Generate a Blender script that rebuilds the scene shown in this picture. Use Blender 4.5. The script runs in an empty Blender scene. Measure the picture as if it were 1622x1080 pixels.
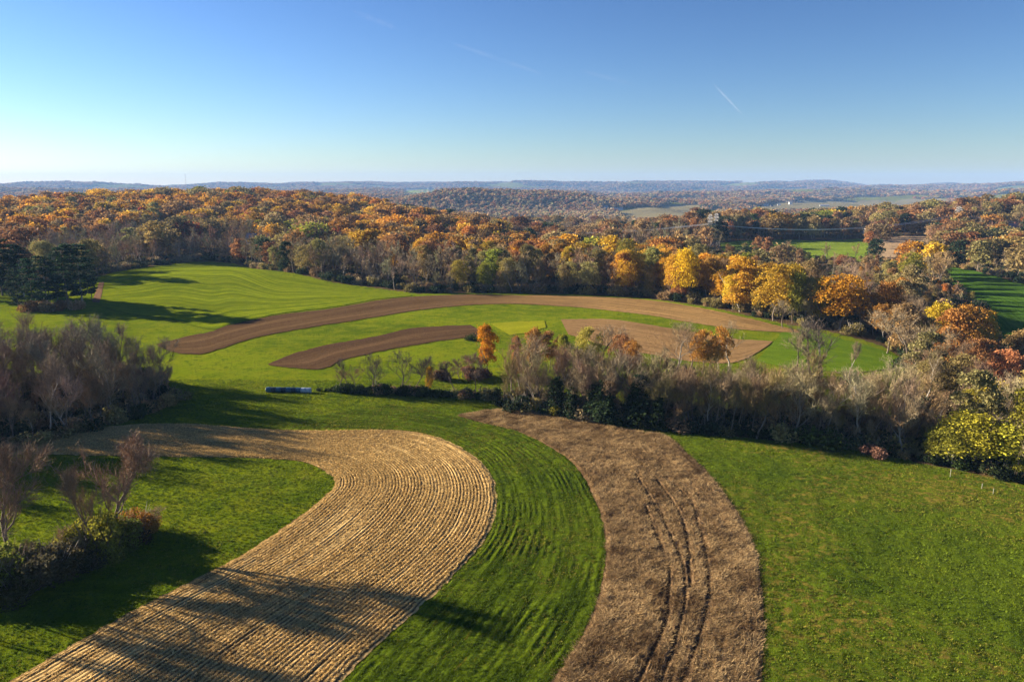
import bpy, math, random
import numpy as np
from mathutils import Vector

random.seed(7)
RS = np.random.RandomState(11)
scene = bpy.context.scene
C = scene.collection
rad = math.radians

# ------------------------------------------------------------------ camera, sky, sun, exposure
F_PX, CX, CY = 1158.0, 811.0, 540.0
CAM_Z = 50.0
PITCH = math.atan((CY - 293.0) / F_PX)
cam_d = bpy.data.cameras.new("camera")
cam = bpy.data.objects.new("camera", cam_d)
C.objects.link(cam)
cam.location = (0, 0, CAM_Z)
cam.rotation_euler = (rad(90) - PITCH, 0, 0)
cam_d.sensor_width = 36.0
cam_d.lens = 36.0 * F_PX / 1622.0
cam_d.clip_start = 0.5
cam_d.clip_end = 160000.0
scene.camera = cam

SUN_EL = rad(16.0)
SUN_AZ = rad(-69.0)            # from +Y towards +X
world = bpy.data.worlds.new("World")
scene.world = world
world.use_nodes = True
wn = world.node_tree
wn.nodes.clear()
sky = wn.nodes.new("ShaderNodeTexSky")
sky.sky_type = 'NISHITA'
sky.sun_disc = False
sky.sun_elevation = SUN_EL
sky.sun_rotation = SUN_AZ
sky.altitude = 100
sky.air_density = 1.0
sky.dust_density = 0.1
sky.ozone_density = 3.0
bg = wn.nodes.new("ShaderNodeBackground")
bg.inputs[1].default_value = 0.05
wo = wn.nodes.new("ShaderNodeOutputWorld")
sky_tint = wn.nodes.new("ShaderNodeMix")          # white balance of the sky as a whole
sky_tint.data_type = 'RGBA'; sky_tint.blend_type = 'MULTIPLY'; sky_tint.inputs[0].default_value = 1.0
sky_tint.inputs[7].default_value = (0.83 / 5.4, 0.86 / 5.4, 1.0 / 5.4, 1)
wn.links.new(sky.outputs[0], sky_tint.inputs[6])
sky_gamma = wn.nodes.new("ShaderNodeGamma"); sky_gamma.inputs[1].default_value = 1.42      # deeper blue overhead, as in clear autumn air
sky_gain = wn.nodes.new("ShaderNodeMix"); sky_gain.data_type = 'RGBA'; sky_gain.blend_type = 'MULTIPLY'; sky_gain.inputs[0].default_value = 1.0
sky_gain.inputs[7].default_value = (4.9, 4.75, 4.6, 1)
wn.links.new(sky_tint.outputs[2], sky_gamma.inputs[0]); wn.links.new(sky_gamma.outputs[0], sky_gain.inputs[6])
wn.links.new(sky_gain.outputs[2], bg.inputs[0])
wn.links.new(bg.outputs[0], wo.inputs[0])

sun_d = bpy.data.lights.new("sun", 'SUN')
sun_d.energy = 5.0
sun_d.angle = rad(0.5)
sun_d.color = (1.0, 0.85, 0.64)
sun = bpy.data.objects.new("sun", sun_d)
C.objects.link(sun)
sdir = Vector((math.sin(SUN_AZ) * math.cos(SUN_EL), math.cos(SUN_AZ) * math.cos(SUN_EL), math.sin(SUN_EL)))
sun.rotation_euler = sdir.to_track_quat('Z', 'Y').to_euler()
sun.location = (-300, 100, 300)

vs = scene.view_settings
vs.view_transform = 'Standard'
vs.look = 'None'
vs.gamma = 1
vs.use_curve_mapping = False
vs.exposure = 1.88
scene.render.engine = 'CYCLES'
cy = scene.cycles
cy.max_bounces = 4
cy.diffuse_bounces = 2
cy.glossy_bounces = 1
cy.transmission_bounces = 2
cy.volume_bounces = 1
cy.transparent_max_bounces = 8
cy.use_denoising = True

HAZE_DENSITY = 5.8e-5

# ------------------------------------------------------------------ small helpers
def sstep(x, a, b):
    t = np.clip((x - a) / (b - a), 0, 1)
    return t * t * (3 - 2 * t)

_perm = np.random.RandomState(3).rand(256, 256)
def vnoise(x, y):
    x = np.asarray(x, float); y = np.asarray(y, float)
    xi = np.floor(x).astype(int); yi = np.floor(y).astype(int)
    fx = x - xi; fy = y - yi
    fx = fx * fx * (3 - 2 * fx); fy = fy * fy * (3 - 2 * fy)
    g = lambda i, j: _perm[i & 255, j & 255]
    return (g(xi, yi) * (1 - fx) + g(xi + 1, yi) * fx) * (1 - fy) + (g(xi, yi + 1) * (1 - fx) + g(xi + 1, yi + 1) * fx) * fy
def fbm(x, y, o=4):
    s = 0; a = 0.5; t = 0
    for i in range(o):
        s = s + a * vnoise(x * 2 ** i + 17.3 * i, y * 2 ** i + 5.1 * i); t += a; a *= 0.5
    return s / t

def terrain(x, y):
    """Height of the land in metres; the camera stands 50 m over the valley fields."""
    x = np.asarray(x, float); y = np.asarray(y, float)
    r = np.sqrt(x * x + y * y) + 1e-6
    u = np.clip(x / np.maximum(y, 1e-3), -1.2, 1.2)
    u = np.where(y <= 0, np.sign(x) * 1.2, u)
    z = np.zeros_like(r)
    z += 1.2 * (fbm(x / 90 + 3, y / 90 + 8, 2) - 0.5) * sstep(r, 60, 160)
    z += 5.5 * np.exp(-((x + 165) / 85) ** 2 - ((y - 385) / 55) ** 2)             # crest of the green hill field
    z -= 9.0 * np.exp(-((x - 190) / 75) ** 2 - ((y - 215) / 70) ** 2)             # ravine beyond the right hand field
    z -= 8.0 * np.exp(-((x - 60) / 200) ** 2 - ((y - 520) / 110) ** 2)
    # the land falls away into the valley, later on the wooded hill to the left
    start = np.interp(u, [-1.2, -0.6, -0.3, -0.18, -0.06, 0.10, 0.25, 0.5, 1.2], [900, 1050, 1150, 830, 620, 430, 800, 900, 900])
    z -= 24 * sstep(r, start, start + 500)
    z -= 16 * sstep(r, 1150, 1700)
    z += 22 * np.exp(-((x + 420) / 330) ** 2 - ((y - 1010) / 300) ** 2)
    z += 26 * np.exp(-((x - 640) / 200) ** 2 - ((y - 820) / 170) ** 2)
    far = sstep(r, 1700, 2500)
    z += far * 74 * (fbm(x / 700 + 1.7, y / 430 + 4.2, 4) - 0.44)
    n1 = 0.55 + 0.9 * fbm(x / 210 + 3, y / 210 + 1, 3)
    z += 46 * n1 * np.exp(-((x + 230) / 300) ** 2 - ((y - 2500) / 210) ** 2)      # wooded hill in the middle distance
    z += 34 * n1 * np.exp(-((x - 110) / 280) ** 2 - ((y - 2620) / 190) ** 2)
    z += 36 * n1 * np.exp(-((x + 1150) / 520) ** 2 - ((y - 3200) / 260) ** 2)
    z += 30 * n1 * np.exp(-((x - 1150) / 420) ** 2 - ((y - 3900) / 300) ** 2)
    z += sstep(r, 3400, 5000) * 112 * (fbm(x / 1100 + 9, y / 480 + 2, 4) - 0.42)
    z += sstep(r, 7000, 9500) * (58 + 80 * (fbm(x / 1300 + 2, y / 2400 + 7, 3) - 0.45))
    return z

cp, sp = math.cos(PITCH), math.sin(PITCH)
_ts = np.geomspace(20, 16000, 2600)
def ground(px, py):
    """Where the line of sight through photo position (px, py) meets the land."""
    dx = (px - CX) / F_PX; dy = (CY - py) / F_PX
    d = np.array([dx, cp + dy * sp, -sp + dy * cp])
    X = _ts * d[0]; Y = _ts * d[1]; Z = CAM_Z + _ts * d[2]
    below = Z < terrain(X, Y)
    if not below.any():
        i = len(_ts) - 1
        return X[i], Y[i]
    i = int(np.argmax(below)); a, b = _ts[max(i - 1, 0)], _ts[i]
    for _ in range(14):
        m = 0.5 * (a + b)
        if CAM_Z + m * d[2] < float(terrain(m * d[0], m * d[1])): b = m
        else: a = m
    return b * d[0], b * d[1]
def project(x, y, z):
    w = y * cp - (z - CAM_Z) * sp
    v = y * sp + (z - CAM_Z) * cp
    return CX + F_PX * x / w, CY - F_PX * v / w
def gpoly(pts):
    return np.array([ground(*p) for p in pts])
def inside(x, y, poly):
    x = np.asarray(x); y = np.asarray(y)
    r = np.zeros(x.shape, bool)
    n = len(poly); j = n - 1
    for i in range(n):
        xi, yi = poly[i]; xj, yj = poly[j]
        c = ((yi > y) != (yj > y))
        with np.errstate(divide='ignore', invalid='ignore'):
            c &= x < (xj - xi) * (y - yi) / (yj - yi + 1e-12) + xi
        r ^= c
        j = i
    return r
def catmull(P, n):
    P = np.asarray(P, float)
    Q = np.vstack([2 * P[0] - P[1], P, 2 * P[-1] - P[-2]])
    out = []
    for i in range(1, len(Q) - 2):
        t = np.linspace(0, 1, 24, endpoint=False)[:, None]
        p0, p1, p2, p3 = Q[i - 1], Q[i], Q[i + 1], Q[i + 2]
        out.append(0.5 * ((2 * p1) + (-p0 + p2) * t + (2 * p0 - 5 * p1 + 4 * p2 - p3) * t ** 2 + (-p0 + 3 * p1 - 3 * p2 + p3) * t ** 3))
    out.append(P[-1:])
    return resample(np.vstack(out), n) if n else np.vstack(out)
def resample(P, n):
    s = np.concatenate([[0], np.cumsum(np.linalg.norm(np.diff(P, axis=0), axis=1))])
    q = np.linspace(0, s[-1], n)
    return np.stack([np.interp(q, s, P[:, k]) for k in range(P.shape[1])], 1)

def mesh_np(name, V, F, mats=(), fmat=None, attrs=None, smooth=False, uv=None):
    """Mesh from numpy arrays; F is (n,3) or (n,4)."""
    V = np.asarray(V, np.float32); F = np.asarray(F, np.int32)
    me = bpy.data.meshes.new(name)
    me.vertices.add(len(V)); me.vertices.foreach_set("co", V.ravel())
    k = F.shape[1]
    me.loops.add(F.size); me.loops.foreach_set("vertex_index", F.ravel())
    me.polygons.add(len(F))
    me.polygons.foreach_set("loop_start", np.arange(0, F.size, k, dtype=np.int32))
    me.polygons.foreach_set("loop_total", np.full(len(F), k, np.int32))
    for m in mats: me.materials.append(m)
    if fmat is not None: me.polygons.foreach_set("material_index", np.asarray(fmat, np.int32))
    me.polygons.foreach_set("use_smooth", np.full(len(F), smooth, bool))
    me.update(calc_edges=True)
    if attrs:
        for an, (dom, vals) in attrs.items():
            a = me.attributes.new(an, 'FLOAT', dom); a.data.foreach_set("value", np.asarray(vals, np.float32).ravel())
    if uv is not None:
        l = me.uv_layers.new(name="UVMap")
        l.data.foreach_set("uv", np.asarray(uv, np.float32)[F.ravel()].ravel())
    me.validate()
    return me
def link(name, me, parent=None):
    o = bpy.data.objects.new(name, me); C.objects.link(o)
    if parent is not None: o.parent = parent
    return o
def tag(o, label=None, cat=None, group=None, kind=None):
    if label: o['label'] = label
    if cat: o['category'] = cat
    if group: o['group'] = group
    if kind: o['kind'] = kind
    return o
def empty(name, loc, rz=0.0):
    e = bpy.data.objects.new(name, None); C.objects.link(e)
    e.location = loc; e.rotation_euler = (0, 0, rz); e.empty_display_size = 0.5
    return e
def boxgeo(x0, x1, y0, y1, z0, z1):
    V = [(x, y, z) for z in (z0, z1) for y in (y0, y1) for x in (x0, x1)]
    F = [(0, 2, 3, 1), (4, 5, 7, 6), (0, 1, 5, 4), (2, 6, 7, 3), (0, 4, 6, 2), (1, 3, 7, 5)]
    return V, F
class Geo:
    def __init__(s): s.V = []; s.F = []
    def add(s, V, F):
        n = len(s.V); s.V += list(V); s.F += [tuple(i + n for i in f) for f in F]
    def box(s, *a): s.add(*boxgeo(*a))
    def bar(s, p, q, r):
        p = Vector(p); q = Vector(q); d = (q - p).normalized()
        a = d.orthogonal().normalized(); b = d.cross(a)
        V = [tuple(c + (a * i + b * j) * r) for c in (p, q) for i, j in ((-1, -1), (1, -1), (1, 1), (-1, 1))]
        s.add(V, [(0, 1, 2, 3), (7, 6, 5, 4), (0, 4, 5, 1), (1, 5, 6, 2), (2, 6, 7, 3), (3, 7, 4, 0)])
    def mesh(s, name, mat):
        me = bpy.data.meshes.new(name); me.from_pydata(s.V, [], s.F); me.materials.append(mat); me.update(); return me

# ------------------------------------------------------------------ materials
class NT:
    def __init__(s, name):
        s.m = bpy.data.materials.new(name); s.m.use_nodes = True
        s.t = s.m.node_tree; s.t.nodes.clear()
        s.out = s.t.nodes.new("ShaderNodeOutputMaterial")
    def n(s, typ, **kw):
        o = s.t.nodes.new("ShaderNode" + typ)
        for k, v in kw.items(): setattr(o, k, v)
        return o
    def l(s, a, b): s.t.links.new(a, b)
    def val(s, sock, v):
        if hasattr(v, "is_output") or isinstance(v, bpy.types.NodeSocket): s.l(v, sock)
        else: sock.default_value = v
    def noise(s, vec, scale, detail=4, rough=0.6, dist=0.0):
        o = s.n("TexNoise"); s.l(vec, o.inputs["Vector"])
        o.inputs["Scale"].default_value = scale; o.inputs["Detail"].default_value = detail
        o.inputs["Roughness"].default_value = rough; o.inputs["Distortion"].default_value = dist
        return o.outputs["Fac"]
    def map(s, vec, scale):
        o = s.n("Mapping"); s.l(vec, o.inputs[0]); o.inputs["Scale"].default_value = scale; return o.outputs[0]
    def math(s, op, a, b=None, c=None, clamp=False):
        o = s.n("Math", operation=op, use_clamp=clamp); s.val(o.inputs[0], a)
        if b is not None: s.val(o.inputs[1], b)
        if c is not None: s.val(o.inputs[2], c)
        return o.outputs[0]
    def ramp(s, f, a, b, lo=0.0, hi=1.0):
        o = s.n("MapRange"); s.l(f, o.inputs[0]); o.inputs[1].default_value = a; o.inputs[2].default_value = b
        o.inputs[3].default_value = lo; o.inputs[4].default_value = hi; o.interpolation_type = 'SMOOTHSTEP'
        return o.outputs[0]
    def mix(s, f, a, b, mode='MIX'):
        o = s.n("Mix", data_type='RGBA', blend_type=mode)
        s.val(o.inputs[0], f)
        for k, v in ((6, a), (7, b)):
            if isinstance(v, tuple): o.inputs[k].default_value = (*v, 1)
            else: s.l(v, o.inputs[k])
        return o.outputs[2]
    def bump(s, h, dist, strength=1.0, prev=None):
        o = s.n("Bump"); s.l(h, o.inputs["Height"]); o.inputs["Distance"].default_value = dist
        o.inputs["Strength"].default_value = strength
        if prev is not None: s.l(prev, o.inputs["Normal"])
        return o.outputs[0]
    def finish(s, col, normal=None, rough=1.0, spec=0.0, transl=None):
        b = s.n("BsdfPrincipled")
        if isinstance(col, tuple): b.inputs["Base Color"].default_value = (*col, 1)
        else: s.l(col, b.inputs["Base Color"])
        b.inputs["Roughness"].default_value = rough
        b.inputs["Specular IOR Level"].default_value = spec
        if normal is not None: s.l(normal, b.inputs["Normal"])
        if transl:
            t = s.n("BsdfTranslucent")
            s.l(col, t.inputs["Color"])
            x = s.n("MixShader"); x.inputs[0].default_value = transl
            s.l(b.outputs[0], x.inputs[1]); s.l(t.outputs[0], x.inputs[2]); s.l(x.outputs[0], s.out.inputs[0])
        else: s.l(b.outputs[0], s.out.inputs[0])
        return s.m
    def pos(s):
        return s.n("NewGeometry").outputs["Position"]

def simple(name, col, rough=0.7, var=0.15, scale=3.0, spec=0.3, metallic=0.0):
    t = NT(name); p = t.n("TexCoord").outputs["Object"]
    f = t.noise(p, scale, 4)
    c = t.mix(t.ramp(f, 0.3, 0.7), tuple(v * (1 - var) for v in col), tuple(min(1, v * (1 + var)) for v in col))
    m = t.finish(c, rough=rough, spec=spec)
    m.node_tree.nodes["Principled BSDF"].inputs["Metallic"].default_value = metallic
    return m

def tint_node(t, default=None):
    a = t.n("Attribute"); a.attribute_type = 'INSTANCER'; a.attribute_name = "tint"
    return a.outputs["Color"]
def mat_leaf():
    t = NT("autumn_leaves")
    lv = t.n("Attribute"); lv.attribute_type = 'GEOMETRY'; lv.attribute_name = "lv"
    c = tint_node(t)
    k = t.ramp(lv.outputs["Fac"], 0, 1, 0.55, 1.45)
    kk = t.n("CombineColor"); 
    t.l(k, kk.inputs[0]); t.l(k, kk.inputs[1]); t.l(t.math('MULTIPLY', k, 0.9), kk.inputs[2])
    c = t.mix(1.0, c, kk.outputs[0], 'MULTIPLY')
    return t.finish(c, rough=0.85, spec=0.12, transl=0.28)
def mat_twig():
    t = NT("bare_twigs")
    lv = t.n("Attribute"); lv.attribute_type = 'GEOMETRY'; lv.attribute_name = "lv"
    k = t.ramp(lv.outputs["Fac"], 0, 1, 0.6, 1.4)
    kk = t.n("CombineColor"); t.l(k, kk.inputs[0]); t.l(k, kk.inputs[1]); t.l(k, kk.inputs[2])
    return t.finish(t.mix(1.0, tint_node(t), kk.outputs[0], 'MULTIPLY'), rough=0.9, spec=0.1)
def mat_bark():
    t = NT("bark"); p = t.n("TexCoord").outputs["Object"]
    rnd = t.n("ObjectInfo").outputs["Random"]
    f = t.noise(t.map(p, (4, 4, 0.7)), 2.0, 5, 0.7)
    a = t.mix(t.ramp(f, 0.3, 0.7), (0.085, 0.065, 0.05), (0.24, 0.195, 0.155))
    a = t.mix(t.ramp(rnd, 0.72, 0.95, 0, 0.75), a, (0.46, 0.42, 0.36))
    return t.finish(a, t.bump(f, 0.05), rough=0.95, spec=0.1)
M_LEAF, M_TWIG, M_BARK = mat_leaf(), mat_twig(), mat_bark()

def mat_ground():
    """Grass meadows and leaf-littered woodland floor of one land sheet."""
    t = NT("land"); p = t.pos()
    fa = t.n("Attribute"); fa.attribute_name = "grass"
    big = t.noise(p, 0.018, 3, 0.5); med = t.noise(p, 0.16, 4, 0.6); fine = t.noise(p, 1.7, 5, 0.7); vf = t.noise(p, 6.0, 3, 0.7)
    g = t.mix(t.ramp(big, 0.35, 0.65), (0.095, 0.150, 0.006), (0.195, 0.260, 0.008))
    g = t.mix(t.ramp(med, 0.35, 0.7, 0, 0.7), g, (0.255, 0.275, 0.012))
    g = t.mix(t.ramp(fine, 0.45, 0.75, 0, 0.6), g, (0.030, 0.070, 0.010))
    g = t.mix(t.ramp(t.noise(p, 0.9, 5, 0.75), 0.60, 0.74, 0, 0.55), g, (0.22, 0.18, 0.035))
    cl = t.noise(p, 0.42, 5, 0.78)
    g = t.mix(t.ramp(cl, 0.50, 0.66, 0, 0.7), g, (0.045, 0.095, 0.008))
    g = t.mix(t.ramp(t.noise(t.map(p, (0.05, 0.35, 1)), 1.0, 3, 0.6), 0.52, 0.66, 0, 0.4), g, (0.20, 0.26, 0.015))
    w = t.mix(t.ramp(med, 0.35, 0.65), (0.055, 0.040, 0.026), (0.15, 0.10, 0.05))
    w = t.mix(t.ramp(fine, 0.4, 0.7), w, (0.19, 0.125, 0.06))
    w = t.mix(t.ramp(t.noise(p, 0.06, 3), 0.5, 0.62, 0, 0.6), w, (0.06, 0.09, 0.02))
    c = t.mix(fa.outputs["Fac"], w, g)
    n = t.bump(cl, 1.2, 1.0)
    n = t.bump(fine, 0.6, 1.0, n)
    n = t.bump(vf, 0.2, 1.0, n)
    return t.finish(c, n)

def field_uv(t):
    uv = t.n("UVMap").outputs[0]
    s = t.n("SeparateXYZ"); t.l(uv, s.inputs[0])
    return uv, s.outputs[0], s.outputs[1]

def mat_green(name, dark, light, dry=(0.26, 0.2, 0.04), dry_amt=0.3, lines=0.3, line_w=1.0, dry_scale=1.0, dry_lo=0.55, iso=False, along=0.06):
    """Cover crop sown in lines that follow the field's length."""
    t = NT(name); p = t.pos(); uv, u, v = field_uv(t)
    str1 = t.noise(t.map(uv, (1.0 / line_w, along, 1)), 1.0, 3, 0.6)
    str2 = t.noise(t.map(uv, (0.16, 0.012, 1)), 1.0, 3, 0.5)
    med = t.noise(p, 0.22, 4, 0.6); fine = t.noise(p, 1.9, 5, 0.75); vf = t.noise(p, 6.5, 3, 0.7)
    c = t.mix(t.ramp(med, 0.3, 0.7), dark, light)
    c = t.mix(t.ramp(str2, 0.35, 0.7, 0, 0.55), c, tuple(a * 1.25 for a in light))
    c = t.mix(t.ramp(str1, 0.42, 0.6, 0, lines), c, tuple(a * 0.5 for a in dark))
    c = t.mix(t.ramp(fine, 0.46, 0.72, 0, 0.65), c, tuple(a * 0.55 for a in dark))
    d = t.math('MULTIPLY', t.ramp(t.noise(t.map(p, (0.75, 0.75, 0.75)) if iso else t.map(uv, (1.3 * dry_scale, 0.22 * dry_scale, 1)), 1.0, 5, 0.75), dry_lo, dry_lo + 0.14), t.ramp(t.noise(p, 0.05 * dry_scale, 4, 0.6), 0.50, 0.60, 0.04, 1.0))
    c = t.mix(t.math('MULTIPLY', d, dry_amt), c, dry)
    n = t.bump(str1, 0.22 * min(1.5, line_w), 0.8)
    n = t.bump(fine, 0.6, 1.0, n)
    n = t.bump(vf, 0.2, 1.0, n)
    return t.finish(c, n)

def mat_stubble():
    t = NT("corn_stubble_soil"); p = t.pos(); uv, u, v = field_uv(t)
    row = t.math('SINE', t.math('MULTIPLY', u, 2 * math.pi))
    wob = t.noise(t.map(uv, (0.55, 0.035, 1)), 1.0, 4, 0.7)
    fine = t.noise(t.map(uv, (2.6, 1.6, 1)), 1.0, 5, 0.75)
    vf = t.noise(p, 7.0, 3, 0.7); big = t.noise(p, 0.06, 3, 0.6)
    band = t.ramp(t.noise(t.map(uv, (0.33, 0.02, 1)), 1.0, 3, 0.7), 0.36, 0.62, 0.02, 0.20)
    sel = t.math('ADD', t.math('MULTIPLY', row, band), t.math('ADD', t.math('MULTIPLY', wob, 0.75), t.math('MULTIPLY', fine, 0.42)))
    k = t.ramp(sel, 0.46, 0.68)
    c = t.mix(k, (0.12, 0.072, 0.030), (0.68, 0.46, 0.18))
    c = t.mix(t.ramp(big, 0.4, 0.65, 0, 0.35), c, (0.36, 0.24, 0.09))
    c = t.mix(t.ramp(vf, 0.5, 0.7, 0, 0.55), c, (0.72, 0.54, 0.28))
    c = t.mix(t.ramp(t.noise(p, 3.1, 5, 0.8), 0.52, 0.66, 0, 0.75), c, (0.10, 0.065, 0.03))
    n = t.bump(fine, 0.22, 0.9); n = t.bump(vf, 0.10, 0.9, n)
    return t.finish(c, n)
def mat_residue():
    t = NT("lodged_brown_residue"); p = t.pos(); uv, u, v = field_uv(t)
    a = t.noise(p, 1.2, 5, 0.75, 1.2); b = t.noise(p, 4.5, 4, 0.7, 0.8); big = t.noise(p, 0.07, 3, 0.6)
    ln = t.noise(t.map(uv, (1.1, 0.07, 1)), 1.0, 4, 0.7)
    rut = t.n("Attribute"); rut.attribute_name = "rut"
    c = t.mix(t.ramp(a, 0.32, 0.62), (0.065, 0.034, 0.015), (0.26, 0.155, 0.068))
    c = t.mix(t.ramp(b, 0.46, 0.62, 0, 0.9), c, (0.48, 0.34, 0.19))
    c = t.mix(t.ramp(big, 0.4, 0.65, 0, 0.3), c, (0.21, 0.125, 0.055))
    c = t.mix(t.ramp(ln, 0.50, 0.62, 0, 0.65), c, (0.085, 0.048, 0.022))
    c = t.mix(rut.outputs["Fac"], c, (0.045, 0.028, 0.016))
    n = t.bump(a, 0.5, 0.9); n = t.bump(b, 0.16, 0.9, n)
    return t.finish(c, n)
def mat_plough(name, ca, cb, lines=0.5, speck=(0.20, 0.13, 0.06), east=None):
    t = NT(name); p = t.pos(); uv, u, v = field_uv(t)
    s1 = t.noise(t.map(uv, (0.8, 0.02, 1)), 1.0, 3, 0.65); s2 = t.noise(t.map(uv, (0.13, 0.006, 1)), 1.0, 2, 0.5)
    fine = t.noise(p, 1.4, 5, 0.75)
    c = t.mix(t.ramp(s2, 0.35, 0.68), ca, cb)
    if east:
        sx = t.n("SeparateXYZ"); t.l(p, sx.inputs[0])
        c = t.mix(t.math('MULTIPLY', t.ramp(sx.outputs[0], -40, 55), t.ramp(t.noise(p, 0.03, 3), 0.3, 0.6, 0.55, 1.0)), c, east)
    c = t.mix(t.ramp(s1, 0.42, 0.62, 0, lines), c, tuple(x * 0.6 for x in ca))
    c = t.mix(t.ramp(fine, 0.52, 0.74, 0, 0.55), c, speck)
    cl = t.noise(p, 0.5, 5, 0.78)
    c = t.mix(t.ramp(cl, 0.50, 0.68, 0, 0.45), c, tuple(x * 0.6 for x in ca))
    n = t.bump(s1, 0.25, 0.7); n = t.bump(cl, 0.6, 0.9, n); n = t.bump(fine, 0.3, 0.9, n)
    return t.finish(c, n)

# ------------------------------------------------------------------ outlines of fields (photo positions on the ground)
A_out = [(-60, 742), (10, 718), (90, 690), (180, 675), (290, 671), (400, 679), (500, 682), (600, 681), (660, 685), (707, 697), (759, 728), (782, 762), (787, 800), (775, 845), (745, 885), (700, 930), (640, 985), (575, 1045), (520, 1100), (440, 1180)]
A_in = [(-60, 748), (20, 722), (80, 720), (148, 722), (230, 723), (314, 724), (380, 725), (444, 728), (480, 733), (505, 741), (523, 753), (529, 764), (520, 780), (473, 819), (400, 868), (333, 905), (277, 934), (166, 993), (22, 1075), (-170, 1180)]
C_left = [(729, 660), (759, 669), (814, 682), (851, 698), (885, 717), (911, 739), (932, 770), (947, 805), (957, 845), (959, 882), (954, 925), (940, 970), (918, 1015), (895, 1045), (870, 1085), (790, 1200)]
C_right = [(731, 659), (796, 649), (850, 655), (907, 663), (962, 674), (1020, 684), (1056, 690), (1091, 721), (1127, 757), (1158, 797), (1185, 841), (1200, 881), (1207, 926), (1209, 984), (1207, 1033), (1203, 1190)]
D_top = [(1056, 690), (1110, 692), (1177, 697), (1294, 709), (1364, 719), (1440, 732), (1530, 748), (1622, 771), (1760, 812)]
G_top = [(249, 546), (290, 535), (333, 526), (370, 514), (444, 499), (518, 490), (600, 476), (659, 470), (750, 467), (833, 468), (930, 470), (1018, 475), (1114, 489), (1180, 503), (1244, 519), (1268, 526)]
G_bot = [(251, 550), (280, 560), (318, 561), (351, 552), (407, 535), (481, 521), (574, 506), (659, 492), (722, 485), (796, 481.5), (870, 484), (944, 490), (1022, 499), (1096, 511), (1180, 523), (1266, 528)]
I_top = [(425, 577), (440, 570), (462, 561), (518, 547), (600, 532), (648, 521), (700, 517), (745, 515)]
I_bot = [(426, 579), (462, 583), (511, 585), (544, 571), (592, 559), (648, 548), (722, 537), (777, 532)]
J_poly_t = [(777, 513), (820, 510), (862, 508)]
J_poly_b = [(807, 531), (835, 527), (865, 519)]
K_top = [(888, 506), (962, 506), (1018, 513), (1096, 526), (1166, 537), (1224, 541)]
K_bot = [(900, 530), (960, 548), (1050, 566), (1110, 574), (1170, 573), (1216, 548)]
L_top = [(1238, 527), (1281, 524), (1336, 538), (1380, 549), (1422, 566)]
L_bot = [(1198, 572), (1240, 582), (1300, 588), (1360, 590), (1412, 584)]
E_top = [(150, 447), (166, 437), (222, 427), (289, 420), (333, 418), (370, 421), (425, 432), (462, 440), (518, 450), (600, 461), (650, 467)]
E_bot = [(148, 478), (166, 488), (215, 500), (270, 507), (333, 522), (372, 512), (444, 497), (518, 488), (560, 481), (600, 474), (652, 469)]
LANE = [((157, 448), (165, 447)), ((152, 462), (162, 463)), ((146, 479), (158, 480))]
M_top = [(1455, 412), (1490, 421), (1540, 429), (1580, 439), (1622, 451), (1760, 490)]
M_bot = [(1470, 432), (1500, 452), (1540, 480), (1565, 520), (1600, 560), (1760, 640)]
N_top = [(1140, 386), (1188, 381), (1240, 380), (1300, 382), (1377, 378)]
N_bot = [(1145, 398), (1200, 403), (1260, 407), (1320, 412), (1372, 416)]
O_top = [(1395, 378), (1430, 374), (1470, 373)]
O_bot = [(1385, 412), (1430, 418), (1474, 420)]
P_top = [(1230, 353), (1250, 351), (1280, 350)]
P_bot = [(1223, 372), (1250, 372), (1280, 371)]
Q_top = [(978, 337), (1010, 329), (1060, 326), (1105, 325)]
Q_bot = [(985, 354), (1030, 356), (1080, 357), (1175, 357)]
R_top = [(1215, 324), (1260, 320), (1350, 317), (1436, 316), (1503, 314)]
R_bot = [(1195, 336), (1260, 338), (1350, 338), (1436, 331), (1508, 325)]
S_top = [(637, 301), (660, 300.5), (690, 300)]
S_bot = [(640, 311), (665, 312), (690, 312)]
T_top = [(1590, 372), (1640, 378)]
T_bot = [(1590, 392), (1640, 400)]
U_top = [(250, 362), (285, 360)]
U_bot = [(250, 380), (292, 381)]

def strip_poly(a, b):
    return gpoly(list(a) + list(b)[::-1])

# the woodland front: beyond this line (by bearing) everything is wooded unless it is a field
FRONT = [(-400, 520), (-100, 478), (0, 462), (60, 452), (120, 444), (166, 436), (222, 424), (289, 416), (333, 414), (370, 417), (425, 428), (518, 446), (600, 457), (660, 465), (750, 464), (833, 465), (930, 467), (1018, 472), (1114, 485), (1180, 499), (1250, 515), (1300, 522), (1350, 534), (1400, 549), (1428, 566), (1436, 640), (1445, 733), (1530, 749), (1622, 772), (1760, 813), (2000, 900)]
_fw = gpoly(FRONT)
_fu = _fw[:, 0] / _fw[:, 1]; _fr = np.hypot(_fw[:, 0], _fw[:, 1])
# the crest hides what lies just behind it
def front_r(u):
    return np.interp(u, _fu, _fr)

WOOD_LEFT = gpoly([(-420, 640), (-150, 610), (0, 600), (110, 592), (200, 598), (250, 606), (272, 636), (225, 658), (120, 688), (0, 718), (-150, 750), (-420, 790)])
GROVE = gpoly([(790, 646), (860, 655), (920, 665), (1000, 675), (1060, 683), (1180, 693), (1300, 704), (1370, 715), (1445, 729), (1450, 690), (1380, 672), (1300, 662), (1100, 652), (980, 644), (900, 634), (798, 626)])
FIELDS_NO_TREES = [strip_poly(a, b) for a, b in ((E_top, E_bot), (M_top, M_bot), (N_top, N_bot), (O_top, O_bot), (P_top, P_bot), (Q_top, Q_bot), (R_top, R_bot), (S_top, S_bot), (T_top, T_bot), (L_top, L_bot), (U_top, U_bot))]

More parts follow.
